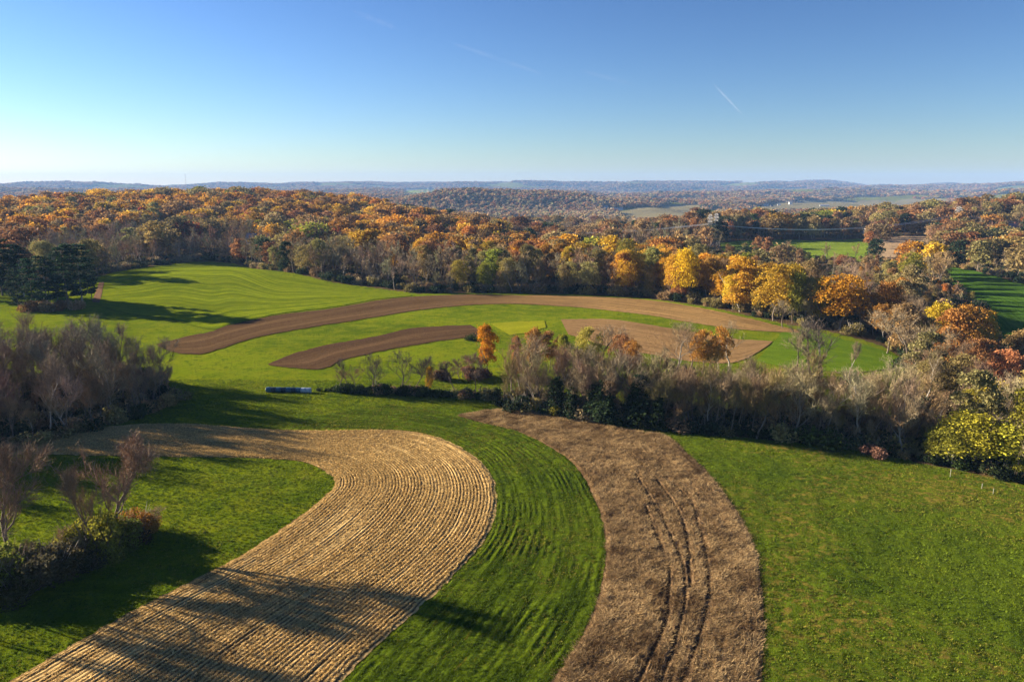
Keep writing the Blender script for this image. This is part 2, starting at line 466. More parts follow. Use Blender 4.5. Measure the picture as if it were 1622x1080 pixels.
# ------------------------------------------------------------------ the land sheet
def build_ground():
    an = np.concatenate([np.arange(-180, -48, 6.0), np.arange(-48, 48.01, 0.2), np.arange(54, 180.1, 6.0)])
    an = rad(1) * an
    rr = np.concatenate([[0.5, 10], np.geomspace(22, 12800, 760)])
    A, R = np.meshgrid(an, rr)
    X = np.sin(A) * R; Y = np.cos(A) * R
    Z = terrain(X, Y)
    u = np.where(Y > 0, X / np.maximum(Y, 1e-3), np.sign(X) * 9)
    grass = (R < front_r(u)).astype(float)
    for P in (WOOD_LEFT, GROVE):
        grass[inside(X, Y, P)] = 0
    for P in FIELDS_NO_TREES:
        grass[inside(X, Y, P)] = 1
    grass[(R > 1250) & (R < 3600) & (fbm(X / 240 + 31, Y / 170 + 7, 3) > 0.60)] = 0.55
    grass[(R >= 3600) & (fbm(X / 700 + 31, Y / 500 + 7, 3) > 0.60)] = 0.5
    nr, na = X.shape
    V = np.stack([X, Y, Z], -1).reshape(-1, 3)
    i, j = np.meshgrid(np.arange(nr - 1), np.arange(na - 1), indexing='ij')
    a = (i * na + j).ravel()
    Fq = np.stack([a, a + 1, a + na + 1, a + na], 1)[:, ::-1]
    me = mesh_np("land", V, Fq, [mat_ground()], attrs={"grass": ('POINT', grass)}, smooth=True)
    tag(link("ground", me), "rolling green farmland and leaf littered woodland floor", kind='structure')
build_ground()

# ------------------------------------------------------------------ field sheets
OFF = 0.05
def field(name, top, bot, nu, nv, mat, label, rowfn=None, off=OFF, rows=None, vscale=None, attrs_fn=None, spline=True, rag=1.0):
    """Sheet between two matched field edges; UV.x counts metres (or rows) across, UV.y metres along."""
    a = gpoly(top); b = gpoly(bot)
    if spline and len(a) > 2: a, b = catmull(a, 0), catmull(b, 0)
    if len(a) == len(b):           # keep the hand-matched pairing, but even out the spacing along the mid line
        mid = (a + b) / 2
        s = np.concatenate([[0], np.cumsum(np.linalg.norm(np.diff(mid, axis=0), axis=1))])
        q = np.linspace(0, s[-1], nv)
        a = np.stack([np.interp(q, s, a[:, k]) for k in (0, 1)], 1); b = np.stack([np.interp(q, s, b[:, k]) for k in (0, 1)], 1)
    else:
        a = resample(a, nv); b = resample(b, nv); s = [0, np.linalg.norm(np.diff((a + b) / 2, axis=0), axis=1).sum()]
    tt = np.linspace(0, 1, nu)[None, :, None]
    XY = a[:, None, :] * (1 - tt) + b[:, None, :] * tt
    wid = np.median(np.linalg.norm(a - b, axis=1))
    U = np.broadcast_to(np.linspace(0, rows if rows else wid, nu)[None, :], XY.shape[:2])
    Vv = np.broadcast_to(np.linspace(0, s[-1], nv)[:, None], XY.shape[:2])
    X, Y = XY[..., 0], XY[..., 1]
    Z = terrain(X, Y) + off
    at = {}
    if rowfn is None:
        e = rag * (1.6 * (fbm(X * 0.5 + 3, Y * 0.5, 3) - 0.5) + 1.4 * (fbm(X * 0.07, Y * 0.07 + 9, 2) - 0.5))
        g = np.clip(1 - (tt[..., 0] * (1 - tt[..., 0]) * 4) * 2, 0, 1)
        nrm_ = (b - a) / (np.linalg.norm(b - a, axis=1)[:, None] + 1e-6)
        wl = np.minimum(1, np.linalg.norm(b - a, axis=1) / 12)[:, None]
        X = X + e * g * wl * nrm_[:, None, 0]; Y = Y + e * g * wl * nrm_[:, None, 1]
        Z = terrain(X, Y) + off
    if rowfn is not None:
        e = 0.7 * (fbm(X * 0.9 + 3, Y * 0.9, 3) - 0.5) + 0.5 * (fbm(X * 0.15, Y * 0.15 + 9, 2) - 0.5)
        tw = (tt[..., 0] * (1 - tt[..., 0]) * 4) ; g = np.clip(1 - tw * 3, 0, 1)        # ragged field edges
        nrm_ = (b - a) / (np.linalg.norm(b - a, axis=1)[:, None] + 1e-6)
        X = X + e * g * nrm_[:, None, 0]; Y = Y + e * g * nrm_[:, None, 1]
        Z = terrain(X, Y) + off
        dz, at = rowfn(X, Y, U, Vv, tt[..., 0])
        Z = Z + dz
    V = np.stack([X, Y, Z], -1).reshape(-1, 3)
    i, j = np.meshgrid(np.arange(nv - 1), np.arange(nu - 1), indexing='ij')
    k = (i * nu + j).ravel()
    Fq = np.stack([k, k + 1, k + nu + 1, k + nu], 1)
    # face up
    p0, p1, p2 = V[Fq[len(Fq) // 2, 0]], V[Fq[len(Fq) // 2, 1]], V[Fq[len(Fq) // 2, 2]]
    if np.cross(p1 - p0, p2 - p0)[2] < 0: Fq = Fq[:, ::-1]
    uv = np.stack([U, Vv], -1).reshape(-1, 2)
    me = mesh_np(name, V, Fq, [mat], smooth=True, uv=uv, attrs={k2: ('POINT', v2) for k2, v2 in at.items()})
    o = link(name, me); tag(o, label, kind='structure')
    return dict(X=X, Y=Y, Z=Z, U=U, V=Vv, wid=wid, obj=o)

def skirt(tt):
    e = np.minimum(tt, 1 - tt)
    return e
A_ROWS = 50
def rows_a(X, Y, U, V, tt):
    wob = 0.18 * (fbm(U * 0.3, V * 0.03, 2) - 0.5)
    r = np.sin(2 * np.pi * (U + wob))
    dz = 0.055 * r * np.clip(2.4 * fbm(U * 0.45 + 30, V * 0.03, 3) - 0.45, 0.05, 1.5) + 0.10 * (fbm(U * 1.3 + 5, V * 1.6, 3) - 0.5) + 0.10 * (fbm(U * 0.35, V * 0.04, 2) - 0.5) + 0.12
    dz = dz * sstep(np.minimum(tt, 1 - tt), 0, 0.035)
    return dz, {}
FA = field("corn_stubble_field", A_out, A_in, A_ROWS * 9 + 1, 640, mat_stubble(), "tan corn stubble field bending in a wide hook with curved planting rows", rows_a, rows=A_ROWS)

RUTS_PX = [[(1007, 752), (1038, 802), (1052, 828), (1070, 868), (1082, 900), (1085, 940), (1078, 984), (1065, 1033), (1040, 1090), (1000, 1180)],
           [(1054, 757), (1092, 793), (1107, 837), (1118, 881), (1122, 926), (1118, 970), (1100, 1028), (1078, 1085), (1040, 1180)],
           [(1022, 802), (1040, 850), (1050, 875)], [(1060, 900), (1058, 952), (1051, 993), (1011, 1080), (975, 1180)],
           [(1038, 757), (1074, 810), (1087, 850), (1094, 932)]]
RUTS = [catmull(gpoly(r), 260) for r in RUTS_PX]
def rows_c(X, Y, U, V, tt):
    d = np.full(X.shape, 99.0)
    for q in RUTS:
        for k in range(0, len(q), 2):
            d = np.minimum(d, (X - q[k, 0]) ** 2 + (Y - q[k, 1]) ** 2)
    d = np.sqrt(d) + 0.14 * (fbm(X * 0.8, Y * 0.8, 2) - 0.5)
    rut = 1 - sstep(d, 0.08, 0.42)
    dz = 0.16 + 0.5 * (fbm(X * 1.1, Y * 1.1, 4) - 0.5) + 0.2 * (fbm(X * 3, Y * 3, 2) - 0.5)
    rut = rut * sstep(fbm(X * 0.25 + 7, Y * 0.25, 3), 0.05, 0.25)
    dz = dz + 0.07 * np.sin(2 * np.pi * (U / 0.95 + 0.6 * fbm(U * 0.3, V * 0.04, 2))) * sstep(fbm(X / 6 + 5, Y / 6, 2), 0.3, 0.6)
    dz = dz * (1 - 0.8 * rut) * sstep(np.minimum(tt, 1 - tt), 0, 0.045)
    dz = np.maximum(dz, 0.0)
    return dz, {"rut": rut * 0.8}
FC = field("brown_residue_field", C_left, C_right, 150, 420, mat_residue(), "curving strip of flattened brown crop residue with dark wheel ruts", rows_c)

B_l = A_out[2:][4:]; 
B_left = [(400, 677), (560, 678), (660, 684), (709, 696), (761, 727), (785, 762), (789, 800), (777, 846), (747, 887), (702, 932), (642, 987), (577, 1047), (522, 1102), (442, 1182)]
B_right = [(620, 640), (690, 650), (731, 660), (759, 669), (814, 682), (851, 698), (900, 728), (938, 785), (957, 845), (958, 895), (945, 955), (918, 1015), (868, 1088), (788, 1202)]
def lump_plain(X, Y, U, V, tt):
    return 0.04 + 0.26 * (fbm(X * 0.9, Y * 0.9, 4) - 0.35) * sstep(np.minimum(tt, 1 - tt), 0, 0.02), {}
def lump(X, Y, U, V, tt):
    return 0.04 + 0.055 * np.sin(2 * np.pi * (U / 1.3 + 0.8 * fbm(U * 0.2, V * 0.03, 2))) * sstep(fbm(X / 12 + 5, Y / 12, 2), 0.35, 0.6) * sstep(np.minimum(tt, 1 - tt), 0, 0.02) + 0.26 * (fbm(X * 0.9, Y * 0.9, 4) - 0.35) * sstep(np.minimum(tt, 1 - tt), 0, 0.02), {}
G_NEAR = mat_green("cover_crop_green", (0.065, 0.112, 0.008), (0.135, 0.195, 0.010), dry=(0.34, 0.27, 0.03), dry_amt=0.75, lines=0.85, line_w=1.1)
FB = field("green_strip", B_left, B_right, 160, 360, G_NEAR, "narrow dark green strip between the tan stubble and the brown residue", lump, off=0.045)
D_l = C_right[6:]
D_near = [(1058, 690), (1093, 721), (1129, 757), (1160, 797), (1187, 841), (1202, 881), (1209, 926), (1211, 984), (1209, 1033), (1205, 1190)]
D_far = [(1110, 692), (1200, 699), (1294, 709), (1400, 724), (1530, 748), (1640, 775), (1760, 830), (1850, 930), (1900, 1050), (1900, 1190)]
G_RIGHT = mat_green("hay_field_green", (0.065, 0.112, 0.009), (0.135, 0.195, 0.012), dry=(0.30, 0.21, 0.045), dry_amt=0.85, lines=0.25, line_w=0.9, dry_scale=0.8, dry_lo=0.46, iso=True)
FD = field("right_hay_field", D_near, D_far, 230, 260, G_RIGHT, "large green hay field with yellow brown dry patches sloping to the right hand woods", lump_plain, off=0.04)

PL_G = mat_plough("tilled_soil", (0.095, 0.056, 0.028), (0.165, 0.102, 0.050), east=(0.38, 0.235, 0.090))
PL_I = mat_plough("tilled_soil_dark", (0.085, 0.050, 0.027), (0.150, 0.090, 0.046))
field("long_ploughed_strip", G_top, G_bot, 60, 500, PL_G, "long curved strip of bare brown soil along the foot of the forest", off=0.16, rag=1.3)
field("short_ploughed_strip", I_top, I_bot, 50, 200, PL_I, "short pointed strip of bare dark brown soil in the middle fields", off=0.14)
field("ploughed_patch", K_top, K_bot, 50, 160, mat_plough("tilled_soil_tan", (0.17, 0.098, 0.045), (0.26, 0.16, 0.075), east=(0.34, 0.21, 0.09)), "reddish brown ploughed patch behind the bare grove", off=0.14)
field("yellow_green_patch", J_poly_t, J_poly_b, 40, 60, mat_green("young_crop", (0.24, 0.26, 0.012), (0.30, 0.31, 0.014), dry_amt=0.1, lines=0.1), "small bright yellow green patch between two ploughed strips", off=0.14)
field("bright_green_corner", L_top, L_bot, 40, 100, mat_green("bright_crop", (0.10, 0.19, 0.012), (0.15, 0.23, 0.014), dry_amt=0.1, lines=0.2), "bright green field corner at the right end of the middle fields", off=0.14)
field("hilltop_field", E_top, E_bot, 90, 320, mat_green("hill_crop", (0.135, 0.195, 0.008), (0.225, 0.270, 0.010), dry_amt=0.15, lines=0.6, line_w=3.0, along=0.006), "smooth green field over a low hill in front of the forest", off=0.16)
field("far_right_field", M_top, M_bot, 60, 120, mat_green("far_crop", (0.06, 0.14, 0.015), (0.09, 0.18, 0.02), dry_amt=0.1, lines=0.4, line_w=3), "green hillside field half in shade beyond the ravine on the right", off=0.25)
field("valley_meadow", N_top, N_bot, 40, 120, mat_green("meadow", (0.13, 0.20, 0.02), (0.20, 0.27, 0.03), dry_amt=0.3, lines=0.2), "bright green meadow beyond the golden trees near the pylons", off=0.4)
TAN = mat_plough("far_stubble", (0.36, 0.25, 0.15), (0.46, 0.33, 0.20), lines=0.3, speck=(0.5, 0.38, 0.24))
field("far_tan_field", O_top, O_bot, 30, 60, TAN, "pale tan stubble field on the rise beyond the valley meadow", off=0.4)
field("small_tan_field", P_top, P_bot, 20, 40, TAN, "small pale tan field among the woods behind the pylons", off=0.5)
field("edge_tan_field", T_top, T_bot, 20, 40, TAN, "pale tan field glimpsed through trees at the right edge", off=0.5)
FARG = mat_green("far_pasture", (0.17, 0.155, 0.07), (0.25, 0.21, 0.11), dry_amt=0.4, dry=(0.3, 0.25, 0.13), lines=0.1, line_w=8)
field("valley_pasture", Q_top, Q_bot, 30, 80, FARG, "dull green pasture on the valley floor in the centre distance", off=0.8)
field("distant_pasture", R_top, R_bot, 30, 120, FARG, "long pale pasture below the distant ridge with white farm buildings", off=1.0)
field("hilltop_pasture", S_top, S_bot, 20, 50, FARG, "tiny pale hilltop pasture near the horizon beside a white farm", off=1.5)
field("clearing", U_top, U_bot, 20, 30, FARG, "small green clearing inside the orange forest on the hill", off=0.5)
ll = np.array(LANE)
field("farm_lane", [p[0] for p in LANE], [p[1] for p in LANE], 8, 40, mat_plough("lane_dirt", (0.20, 0.12, 0.07), (0.28, 0.17, 0.10), lines=0.3), "reddish dirt farm lane running past the pines to the hilltop field", off=0.25, spline=True)

# ------------------------------------------------------------------ tree meshes
def tubes(segs, n):
    """segs: (k,8) p0 p1 r0 r1 -> verts, quads"""
    S = np.asarray(segs, float)
    p0, p1, r0, r1 = S[:, 0:3], S[:, 3:6], S[:, 6], S[:, 7]
    d = p1 - p0; d /= np.linalg.norm(d, axis=1)[:, None] + 1e-9
    ref = np.where(np.abs(d[:, 2:3]) < 0.9, [[0, 0, 1.0]], [[1.0, 0, 0]])
    a = np.cross(d, ref); a /= np.linalg.norm(a, axis=1)[:, None]; b = np.cross(d, a)
    th = np.arange(n) * 2 * np.pi / n
    ring = a[:, None, :] * np.cos(th)[None, :, None] + b[:, None, :] * np.sin(th)[None, :, None]
    V = np.concatenate([p0[:, None, :] + ring * r0[:, None, None], p1[:, None, :] + ring * r1[:, None, None]], 1).reshape(-1, 3)
    k = np.arange(len(S))[:, None] * 2 * n; i = np.arange(n)[None, :]; j = (i + 1) % n
    F = np.stack([k + i, k + j, k + n + j, k + n + i], -1).reshape(-1, 4)
    return V, F
def ribbons(segs, rs):
    S = np.asarray(segs, float); p0, p1, r0, r1 = S[:, 0:3], S[:, 3:6], S[:, 6], S[:, 7]
    d = p1 - p0; d /= np.linalg.norm(d, axis=1)[:, None] + 1e-9
    a = np.cross(d, rs.normal(size=d.shape)); a /= np.linalg.norm(a, axis=1)[:, None] + 1e-9
    V = np.stack([p0 - a * r0[:, None], p0 + a * r0[:, None], p1 + a * r1[:, None], p1 - a * r1[:, None]], 1).reshape(-1, 3)
    return V, np.arange(len(V)).reshape(-1, 4)
def cards(P, size, rs, flat=0.0, elong=1.35):
    n = len(P); size = np.broadcast_to(size, (n,))
    nrm = rs.normal(size=(n, 3)); nrm[:, 2] = np.abs(nrm[:, 2]) * (1 + flat * 4); nrm /= np.linalg.norm(nrm, axis=1)[:, None]
    a = np.cross(nrm, rs.normal(size=(n, 3))); a /= np.linalg.norm(a, axis=1)[:, None]; b = np.cross(nrm, a)
    a = a * (size * elong * 0.5)[:, None]; b = b * (size * 0.5)[:, None]
    V = np.stack([P - a, P - b * 1.0 + a * 0.15, P + a, P + b * 1.0 + a * 0.1], 1).reshape(-1, 3)
    return V, np.arange(n * 4).reshape(-1, 4)

def skeleton(rs, H, spread, up, n1, n2, n3, trunk_r, fork=0.3, curve=0.16):
    """trunk, limbs and twigs as tapered segments"""
    big, mid, tw = [], [], []
    def grow(p, d, L, r, nseg, lvl):
        pts = [p]; dirs = [d]
        for s in range(nseg):
            d = d + rs.normal(size=3) * curve + np.array([0, 0, up * (0.10 + 0.05 * lvl)])
            d /= np.linalg.norm(d)
            p = p + d * L / nseg; pts.append(p); dirs.append(d)
        for s in range(nseg):
            ra, rb = r * (1 - 0.8 * s / nseg), r * (1 - 0.8 * (s + 1) / nseg)
            (big if lvl <= 1 else mid if lvl == 2 else tw).append([*pts[s], *pts[s + 1], ra, rb])
        return pts, dirs
    tp, td = grow(np.zeros(3), np.array([rs.normal() * 0.06, rs.normal() * 0.06, 1.0]), H * 0.86, trunk_r, 8, 0)
    def child(pts, dirs, f, ang, L, r, nseg, lvl):
        k = f * (len(pts) - 1); i = min(int(k), len(pts) - 2); p = pts[i] + (pts[i + 1] - pts[i]) * (k - i); d = dirs[i + 1]
        perp = np.cross(d, rs.normal(size=3)); perp /= np.linalg.norm(perp) + 1e-9
        nd = d * math.cos(ang) + perp * math.sin(ang)
        return grow(p, nd, L, r, nseg, lvl)
    tips = []
    for i in range(n1):
        f = fork + (1 - fork) * (i + rs.rand()) / n1
        L1 = H * spread * (1.05 - 0.62 * f) * rs.uniform(0.8, 1.2)
        a1, d1 = child(tp, td, f, rs.uniform(0.45, 0.85), L1, trunk_r * 0.5 * (1.15 - f), 4, 1)
        for j in range(n2):
            f2 = 0.25 + 0.75 * (j + rs.rand()) / n2
            a2, d2 = child(a1, d1, f2, rs.uniform(0.35, 0.9), L1 * 0.45 * rs.uniform(0.7, 1.2), trunk_r * 0.14, 3, 2)
            for k in range(n3):
                a3, d3 = child(a2, d2, 0.1 + 0.9 * rs.rand(), rs.uniform(0.3, 0.9), H * 0.075 * rs.uniform(0.6, 1.5), 0.018, 1, 3)
                tips.append(a3[-1])
    return np.array(big), np.array(mid), np.array(tw), np.array(tips)

def merge(parts):
    V = []; F = []; MI = []; LV = []; n = 0
    for v, f, m, lv in parts:
        V.append(v); F.append(f + n); MI.append(np.full(len(f), m)); n += len(v)
        LV.append(np.broadcast_to(lv, (len(v),)) if np.ndim(lv) == 0 else lv)
    return np.vstack(V), np.vstack(F), np.concatenate(MI), np.concatenate(LV)

def perquad(rs, n, P=None, clump=None):
    base = rs.rand(n) * 0.6
    if P is not None: base = base + 0.5 * fbm(P[:, 0] * 0.45 + 40, P[:, 2] * 0.45 + P[:, 1] * 0.3 + 40, 2)
    return np.repeat(np.clip(base, 0, 1), 4)

class Kind: pass
def make_kind(name, trunkV, trunkF, crownV, crownF, crown_mat, crown_lv, crown_mi=None, H=None):
    k = Kind(); k.name = name
    if H:
        f = H / np.percentile(crownV[:, 2], 99.3); crownV = crownV * f; trunkV = trunkV * f
    k.trunk = mesh_np(name + "_trunk", trunkV, trunkF, [M_BARK], attrs={"lv": ('POINT', np.full(len(trunkV), 0.5))}, smooth=True)
    k.crown = mesh_np(name + "_crown", crownV, crownF, [crown_mat, M_TWIG] if crown_mat is M_LEAF else [crown_mat], fmat=crown_mi, attrs={"lv": ('POINT', crown_lv)})
    V, F, MI, LV = merge([(trunkV, trunkF, 0, 0.5), (crownV, crownF, 1, crown_lv)])
    if crown_mi is not None: MI = np.concatenate([np.zeros(len(trunkF)), 1 + np.asarray(crown_mi)])
    k.whole = mesh_np(name + "_whole", V, F, [M_BARK, crown_mat, M_TWIG], fmat=MI, attrs={"lv": ('POINT', LV)})
    return k

def bare_kind(name, seed, H=15, spread=0.42, up=0.9, n1=12, n2=6, n3=12, tr=0.22, twr=0.024, fork=0.36, curve=0.16):
    rs = np.random.RandomState(seed)
    big, mid, tw, tips = skeleton(rs, H, spread, up, n1, n2, n3, tr, fork, curve)
    tw[:, 6] = twr; tw[:, 7] = twr * 0.4
    # a second set of fine twigs off the tips
    m = tips[rs.rand(len(tips)) < 0.8]
    d = rs.normal(size=m.shape); d[:, 2] = np.abs(d[:, 2]) + 0.6; d /= np.linalg.norm(d, axis=1)[:, None]
    L = rs.uniform(0.4, 1.1, len(m))[:, None] * H / 15
    st = m - d * L * 0.4
    tw = np.vstack([tw, np.hstack([st, st + d * L, np.full((len(m), 1), twr * 0.75), np.full((len(m), 1), twr * 0.3)])])
    bv, bf = tubes(big, 6)
    mid[:, 6] = np.maximum(mid[:, 6], 0.045); mid[:, 7] = np.maximum(mid[:, 7], 0.02)
    mv, mf = tubes(mid, 3); tv, tf = ribbons(tw, rs)
    cv = np.vstack([mv, tv]); cf = np.vstack([mf, tf + len(mv)])
    lv = np.concatenate([np.full(len(mv), 0.3), perquad(rs, len(tf))])
    return make_kind(name, bv, bf, cv, cf, M_TWIG, lv, H=H)

def leafy_kind(name, seed, H=17, R=5.0, ncards=6000, csize=0.38, lobes=11, base=0.28, tr=0.22, flatten=1.0, low=False, sparse=0.0):
    rs = np.random.RandomState(seed)
    big, mid, tw, tips = skeleton(rs, H * 0.92, R / H * 1.25, 0.5, 8, 4 if not low else 1, 3, tr, 0.25)
    cen = []; rad_ = []
    for i in range(lobes):
        z = H * (base + (0.86 - base) * (i + 0.5) / lobes)
        t = (z / H - base) / (1 - base); w = R * math.sqrt(max(0.05, 1 - (t * 1.5 - 0.62) ** 2)) * 0.62
        a = i * 2.4 + rs.uniform(-0.5, 0.5); q = w * rs.uniform(0.35, 1.0)
        cen.append([q * math.cos(a), q * math.sin(a), z]); rad_.append(R * rs.uniform(0.38, 0.66))
    cen.append([0, 0, H * 0.86]); rad_.append(R * 0.45)
    cen = np.array(cen); rad_ = np.array(rad_)
    pick = rs.choice(len(cen), ncards, p=rad_ ** 2 / (rad_ ** 2).sum())
    d = rs.normal(size=(ncards, 3)); d /= np.linalg.norm(d, axis=1)[:, None]
    d[:, 2] = np.where(d[:, 2] < -0.3, -d[:, 2], d[:, 2])
    rr = rad_[pick] * (0.55 + 0.5 * rs.rand(ncards) ** 0.6) * (0.8 + 0.45 * fbm(d[:, 0] * 2.3 + pick * 3.1 + 20, d[:, 2] * 2.3 + d[:, 1] * 1.7 + 20, 2))
    stray = rs.rand(ncards) < 0.22
    rr = np.where(stray, rr * rs.uniform(0.9, 1.45, ncards), rr)
    P = cen[pick] + d * rr[:, None] * np.array([1, 1, 0.78 * flatten])
    if sparse > 0: P = P[fbm(P[:, 0] * 0.5 + 9, P[:, 2] * 0.5 + P[:, 1] * 0.4 + 9, 2) > sparse]
    cv, cf = cards(P, csize * rs.uniform(0.6, 1.3, len(P)), rs)
    bv, bf = tubes(big, 4 if low else 6)
    lv = perquad(rs, len(cf), P)
    mi = np.zeros(len(cf))
    if not low:
        mid[:, 6:8] = np.maximum(mid[:, 6:8], 0.02)
        mv, mf = tubes(mid, 3); tv, tf = ribbons(tw, rs)
        cv, cf2 = np.vstack([cv, mv, tv]), np.vstack([cf, mf + len(cv), tf + len(cv) + len(mv)])
        mi = np.concatenate([np.zeros(len(cf)), np.ones(len(mf) + len(tf))]); cf = cf2
        lv = np.concatenate([lv, np.full(len(mv), 0.0), np.full(len(tv), 0.1)])
    return make_kind(name, bv, bf, cv, cf, M_LEAF, lv, mi, H=17)

def pine_kind(name, seed, H=22, R=4.6, n=3600, cs=0.5, low=False, cone=False):
    rs = np.random.RandomState(seed)
    segs = [[0, 0, H * i / 10, 0, 0, H * (i + 1) / 10, 0.3 * (1 - i / 10.5), 0.3 * (1 - (i + 1) / 10.5)] for i in range(10)]
    P = []; nb = 16 if not low else 9
    for w in range(nb):
        t = (w + rs.rand() * 0.5) / nb; z = H * (0.16 + 0.82 * t)
        prof = (1 - t) ** 0.85 if cone else min(1, 0.55 + 1.4 * t) * math.sqrt(max(0, 1 - t ** 2.6))
        for b in range(rs.randint(4, 7) if not low else 4):
            a = rs.rand() * 6.283; L = R * prof * rs.uniform(0.55, 1.15) + 0.4
            rise = rs.uniform(-0.05, 0.22) if not cone else rs.uniform(-0.25, 0.0)
            e = np.array([math.cos(a) * L, math.sin(a) * L, z + L * rise])
            segs.append([0, 0, z, *e, 0.07, 0.02])
            k = int(n / nb / 5)
            s = 0.25 + 0.8 * rs.rand(k) ** 0.7
            q = np.array([0, 0, z]) + (e - [0, 0, z]) * s[:, None] + rs.normal(size=(k, 3)) * np.array([0.55, 0.55, 0.2]) * (0.5 + L / R * 0.5)
            P.append(q)
    P = np.vstack(P); cv, cf = cards(P, cs * rs.uniform(0.6, 1.3, len(P)), rs, flat=0.6, elong=1.9)
    bv, bf = tubes(segs, 5)
    return make_kind(name, bv, bf, cv, cf, M_LEAF, perquad(rs, len(cf), P), np.zeros(len(cf)), H=H)

def shrub_kind(name, seed, H=2.6, R=2.2, n=900, cs=0.3, stems=26, low=False):
    rs = np.random.RandomState(seed)
    segs = []
    for i in range(stems):
        a = rs.rand() * 6.283; r = R * rs.uniform(0.2, 0.95); h = H * rs.uniform(0.5, 1.05)
        segs.append([r * 0.3 * math.cos(a), r * 0.3 * math.sin(a), 0, r * math.cos(a), r * math.sin(a), h, 0.03, 0.012])
    cen = np.array([[rs.uniform(-0.6, 0.6) * R, rs.uniform(-0.6, 0.6) * R, H * rs.uniform(0.2, 0.62)] for _ in range(7)])
    rr = R * rs.uniform(0.3, 0.55, 7); pick = rs.randint(0, 7, n)
    d = rs.normal(size=(n, 3)); d /= np.linalg.norm(d, axis=1)[:, None]
    P = cen[pick] + d * (rr[pick] * rs.uniform(0.6, 1.12, n))[:, None]; P[:, 2] = np.abs(P[:, 2])
    cv, cf = cards(P, cs * rs.uniform(0.6, 1.3, n), rs)
    bv, bf = tubes(segs, 3)
    return make_kind(name, bv, bf, cv, cf, M_LEAF, perquad(rs, len(cf), P), np.zeros(len(cf)), H=H)

BARE = [bare_kind("bare_tree", 100 + i, **k) for i, k in enumerate([
    dict(H=15, spread=0.36), dict(H=15, spread=0.44, n1=12, up=0.7), dict(H=15, spread=0.32, up=1.2, fork=0.4),
    dict(H=15, spread=0.50, n1=11, n2=6, tr=0.26, fork=0.2, curve=0.22), dict(H=15, spread=0.38, n1=13, fork=0.30)])]
VINE = [bare_kind('vine_hung_tree', 150, H=15, spread=0.50, n1=11, n2=7, n3=30, tr=0.34, twr=0.026, fork=0.26, up=0.8, curve=0.22)]
BARE_FAR = [bare_kind("far_bare_tree", 200 + i, H=15, spread=0.42, n1=9, n2=3, n3=7, twr=0.065, tr=0.24) for i in range(3)]
LEAFY = [leafy_kind("autumn_tree", 300 + i, **k) for i, k in enumerate([
    dict(R=5.2, lobes=12), dict(R=4.6, lobes=14, base=0.2), dict(R=5.8, lobes=13, H=16, sparse=0.36), dict(R=4.2, H=17, lobes=10, base=0.15)])]
LEAFY_MID = [leafy_kind("mid_autumn_tree", 320 + i, R=r, ncards=n_, csize=0.85, lobes=l_, low=True, base=b, H=h_) for i, (b, r, n_, l_, h_) in enumerate(((0.25, 5.6, 1300, 12, 17), (0.15, 4.0, 1000, 9, 19), (0.32, 7.2, 1500, 17, 16), (0.22, 6.2, 1300, 8, 17), (0.4, 5.0, 700, 9, 18)))]
LEAFY_FAR = [leafy_kind("far_autumn_tree", 340 + i, R=6.0, ncards=150, csize=2.3, lobes=7, low=True) for i in range(3)]
PINE = [pine_kind("pine_tree", 400 + i, R=r) for i, r in enumerate((4.6, 5.4))]
CEDAR = [pine_kind("cedar_tree", 410, H=9, R=2.4, n=2200, cs=0.34, cone=True)]
SHRUB = [shrub_kind("shrub", 500 + i) for i in range(3)]

SHRUB_NEAR = [shrub_kind("near_shrub", 520 + i, n=3800, cs=0.15, stems=60) for i in range(2)]

# ------------------------------------------------------------------ individual trees
def plant(name, kind, x, y, h, tint, label, cat, group, H=15.0, wide=1.0, rz=None, lean=(0, 0), z=None, bark=None):
    s = h / H
    e = empty(name, (x, y, (float(terrain(x, y)) if z is None else z) - 0.05), RS.rand() * 6.283 if rz is None else rz)
    e.scale = (s * wide, s * wide, s)
    e.rotation_euler[0], e.rotation_euler[1] = lean
    tag(e, label, cat, group)
    t = link("trunk", kind.trunk, e)
    c = link("crown" if cat != "shrub" else "foliage", kind.crown, e)
    if cat == "shrub": t.name = "stems"
    c["tint"] = [float(v) for v in tint]
    t["tint"] = [0.2, 0.17, 0.14]
    return e

def var(c, a=0.2):
    k = 1 + RS.uniform(-a, a); j = RS.uniform(-a, a, 3) * 0.4
    return tuple(max(0.005, c[i] * k * (1 + j[i])) for i in range(3))
GREY = (0.36, 0.285, 0.175); BROWN = (0.34, 0.225, 0.125); OLIVE = (0.26, 0.215, 0.085); DARKG = (0.035, 0.055, 0.018)
ORANGE = (0.42, 0.215, 0.048); GOLD = (0.54, 0.32, 0.035); RUST = (0.27, 0.135, 0.058); YELLOW = (0.48, 0.36, 0.040)
YGREEN = (0.26, 0.26, 0.035); RED = (0.26, 0.065, 0.035); PINEG = (0.022, 0.050, 0.024); TANL = (0.30, 0.21, 0.10)
CNAME = {GREY: "grey", BROWN: "brown", OLIVE: "olive", DARKG: "dark green", ORANGE: "orange", GOLD: "golden", RUST: "rusty brown",
         YELLOW: "bright yellow", YGREEN: "yellow green", RED: "dark red", PINEG: "dark green", TANL: "tan"}

def jitter_in(poly, s, keep=1.0):
    x0, y0 = poly.min(0); x1, y1 = poly.max(0)
    gx, gy = np.meshgrid(np.arange(x0, x1, s), np.arange(y0, y1, s))
    gx = gx + RS.uniform(-0.45, 0.45, gx.shape) * s; gy = gy + RS.uniform(-0.45, 0.45, gy.shape) * s
    m = inside(gx, gy, poly) & (RS.rand(*gx.shape) < keep)
    return np.stack([gx[m], gy[m]], 1)

def size_word(h, lo, hi):
    return "short" if h < lo else ("tall" if h > hi else "medium")

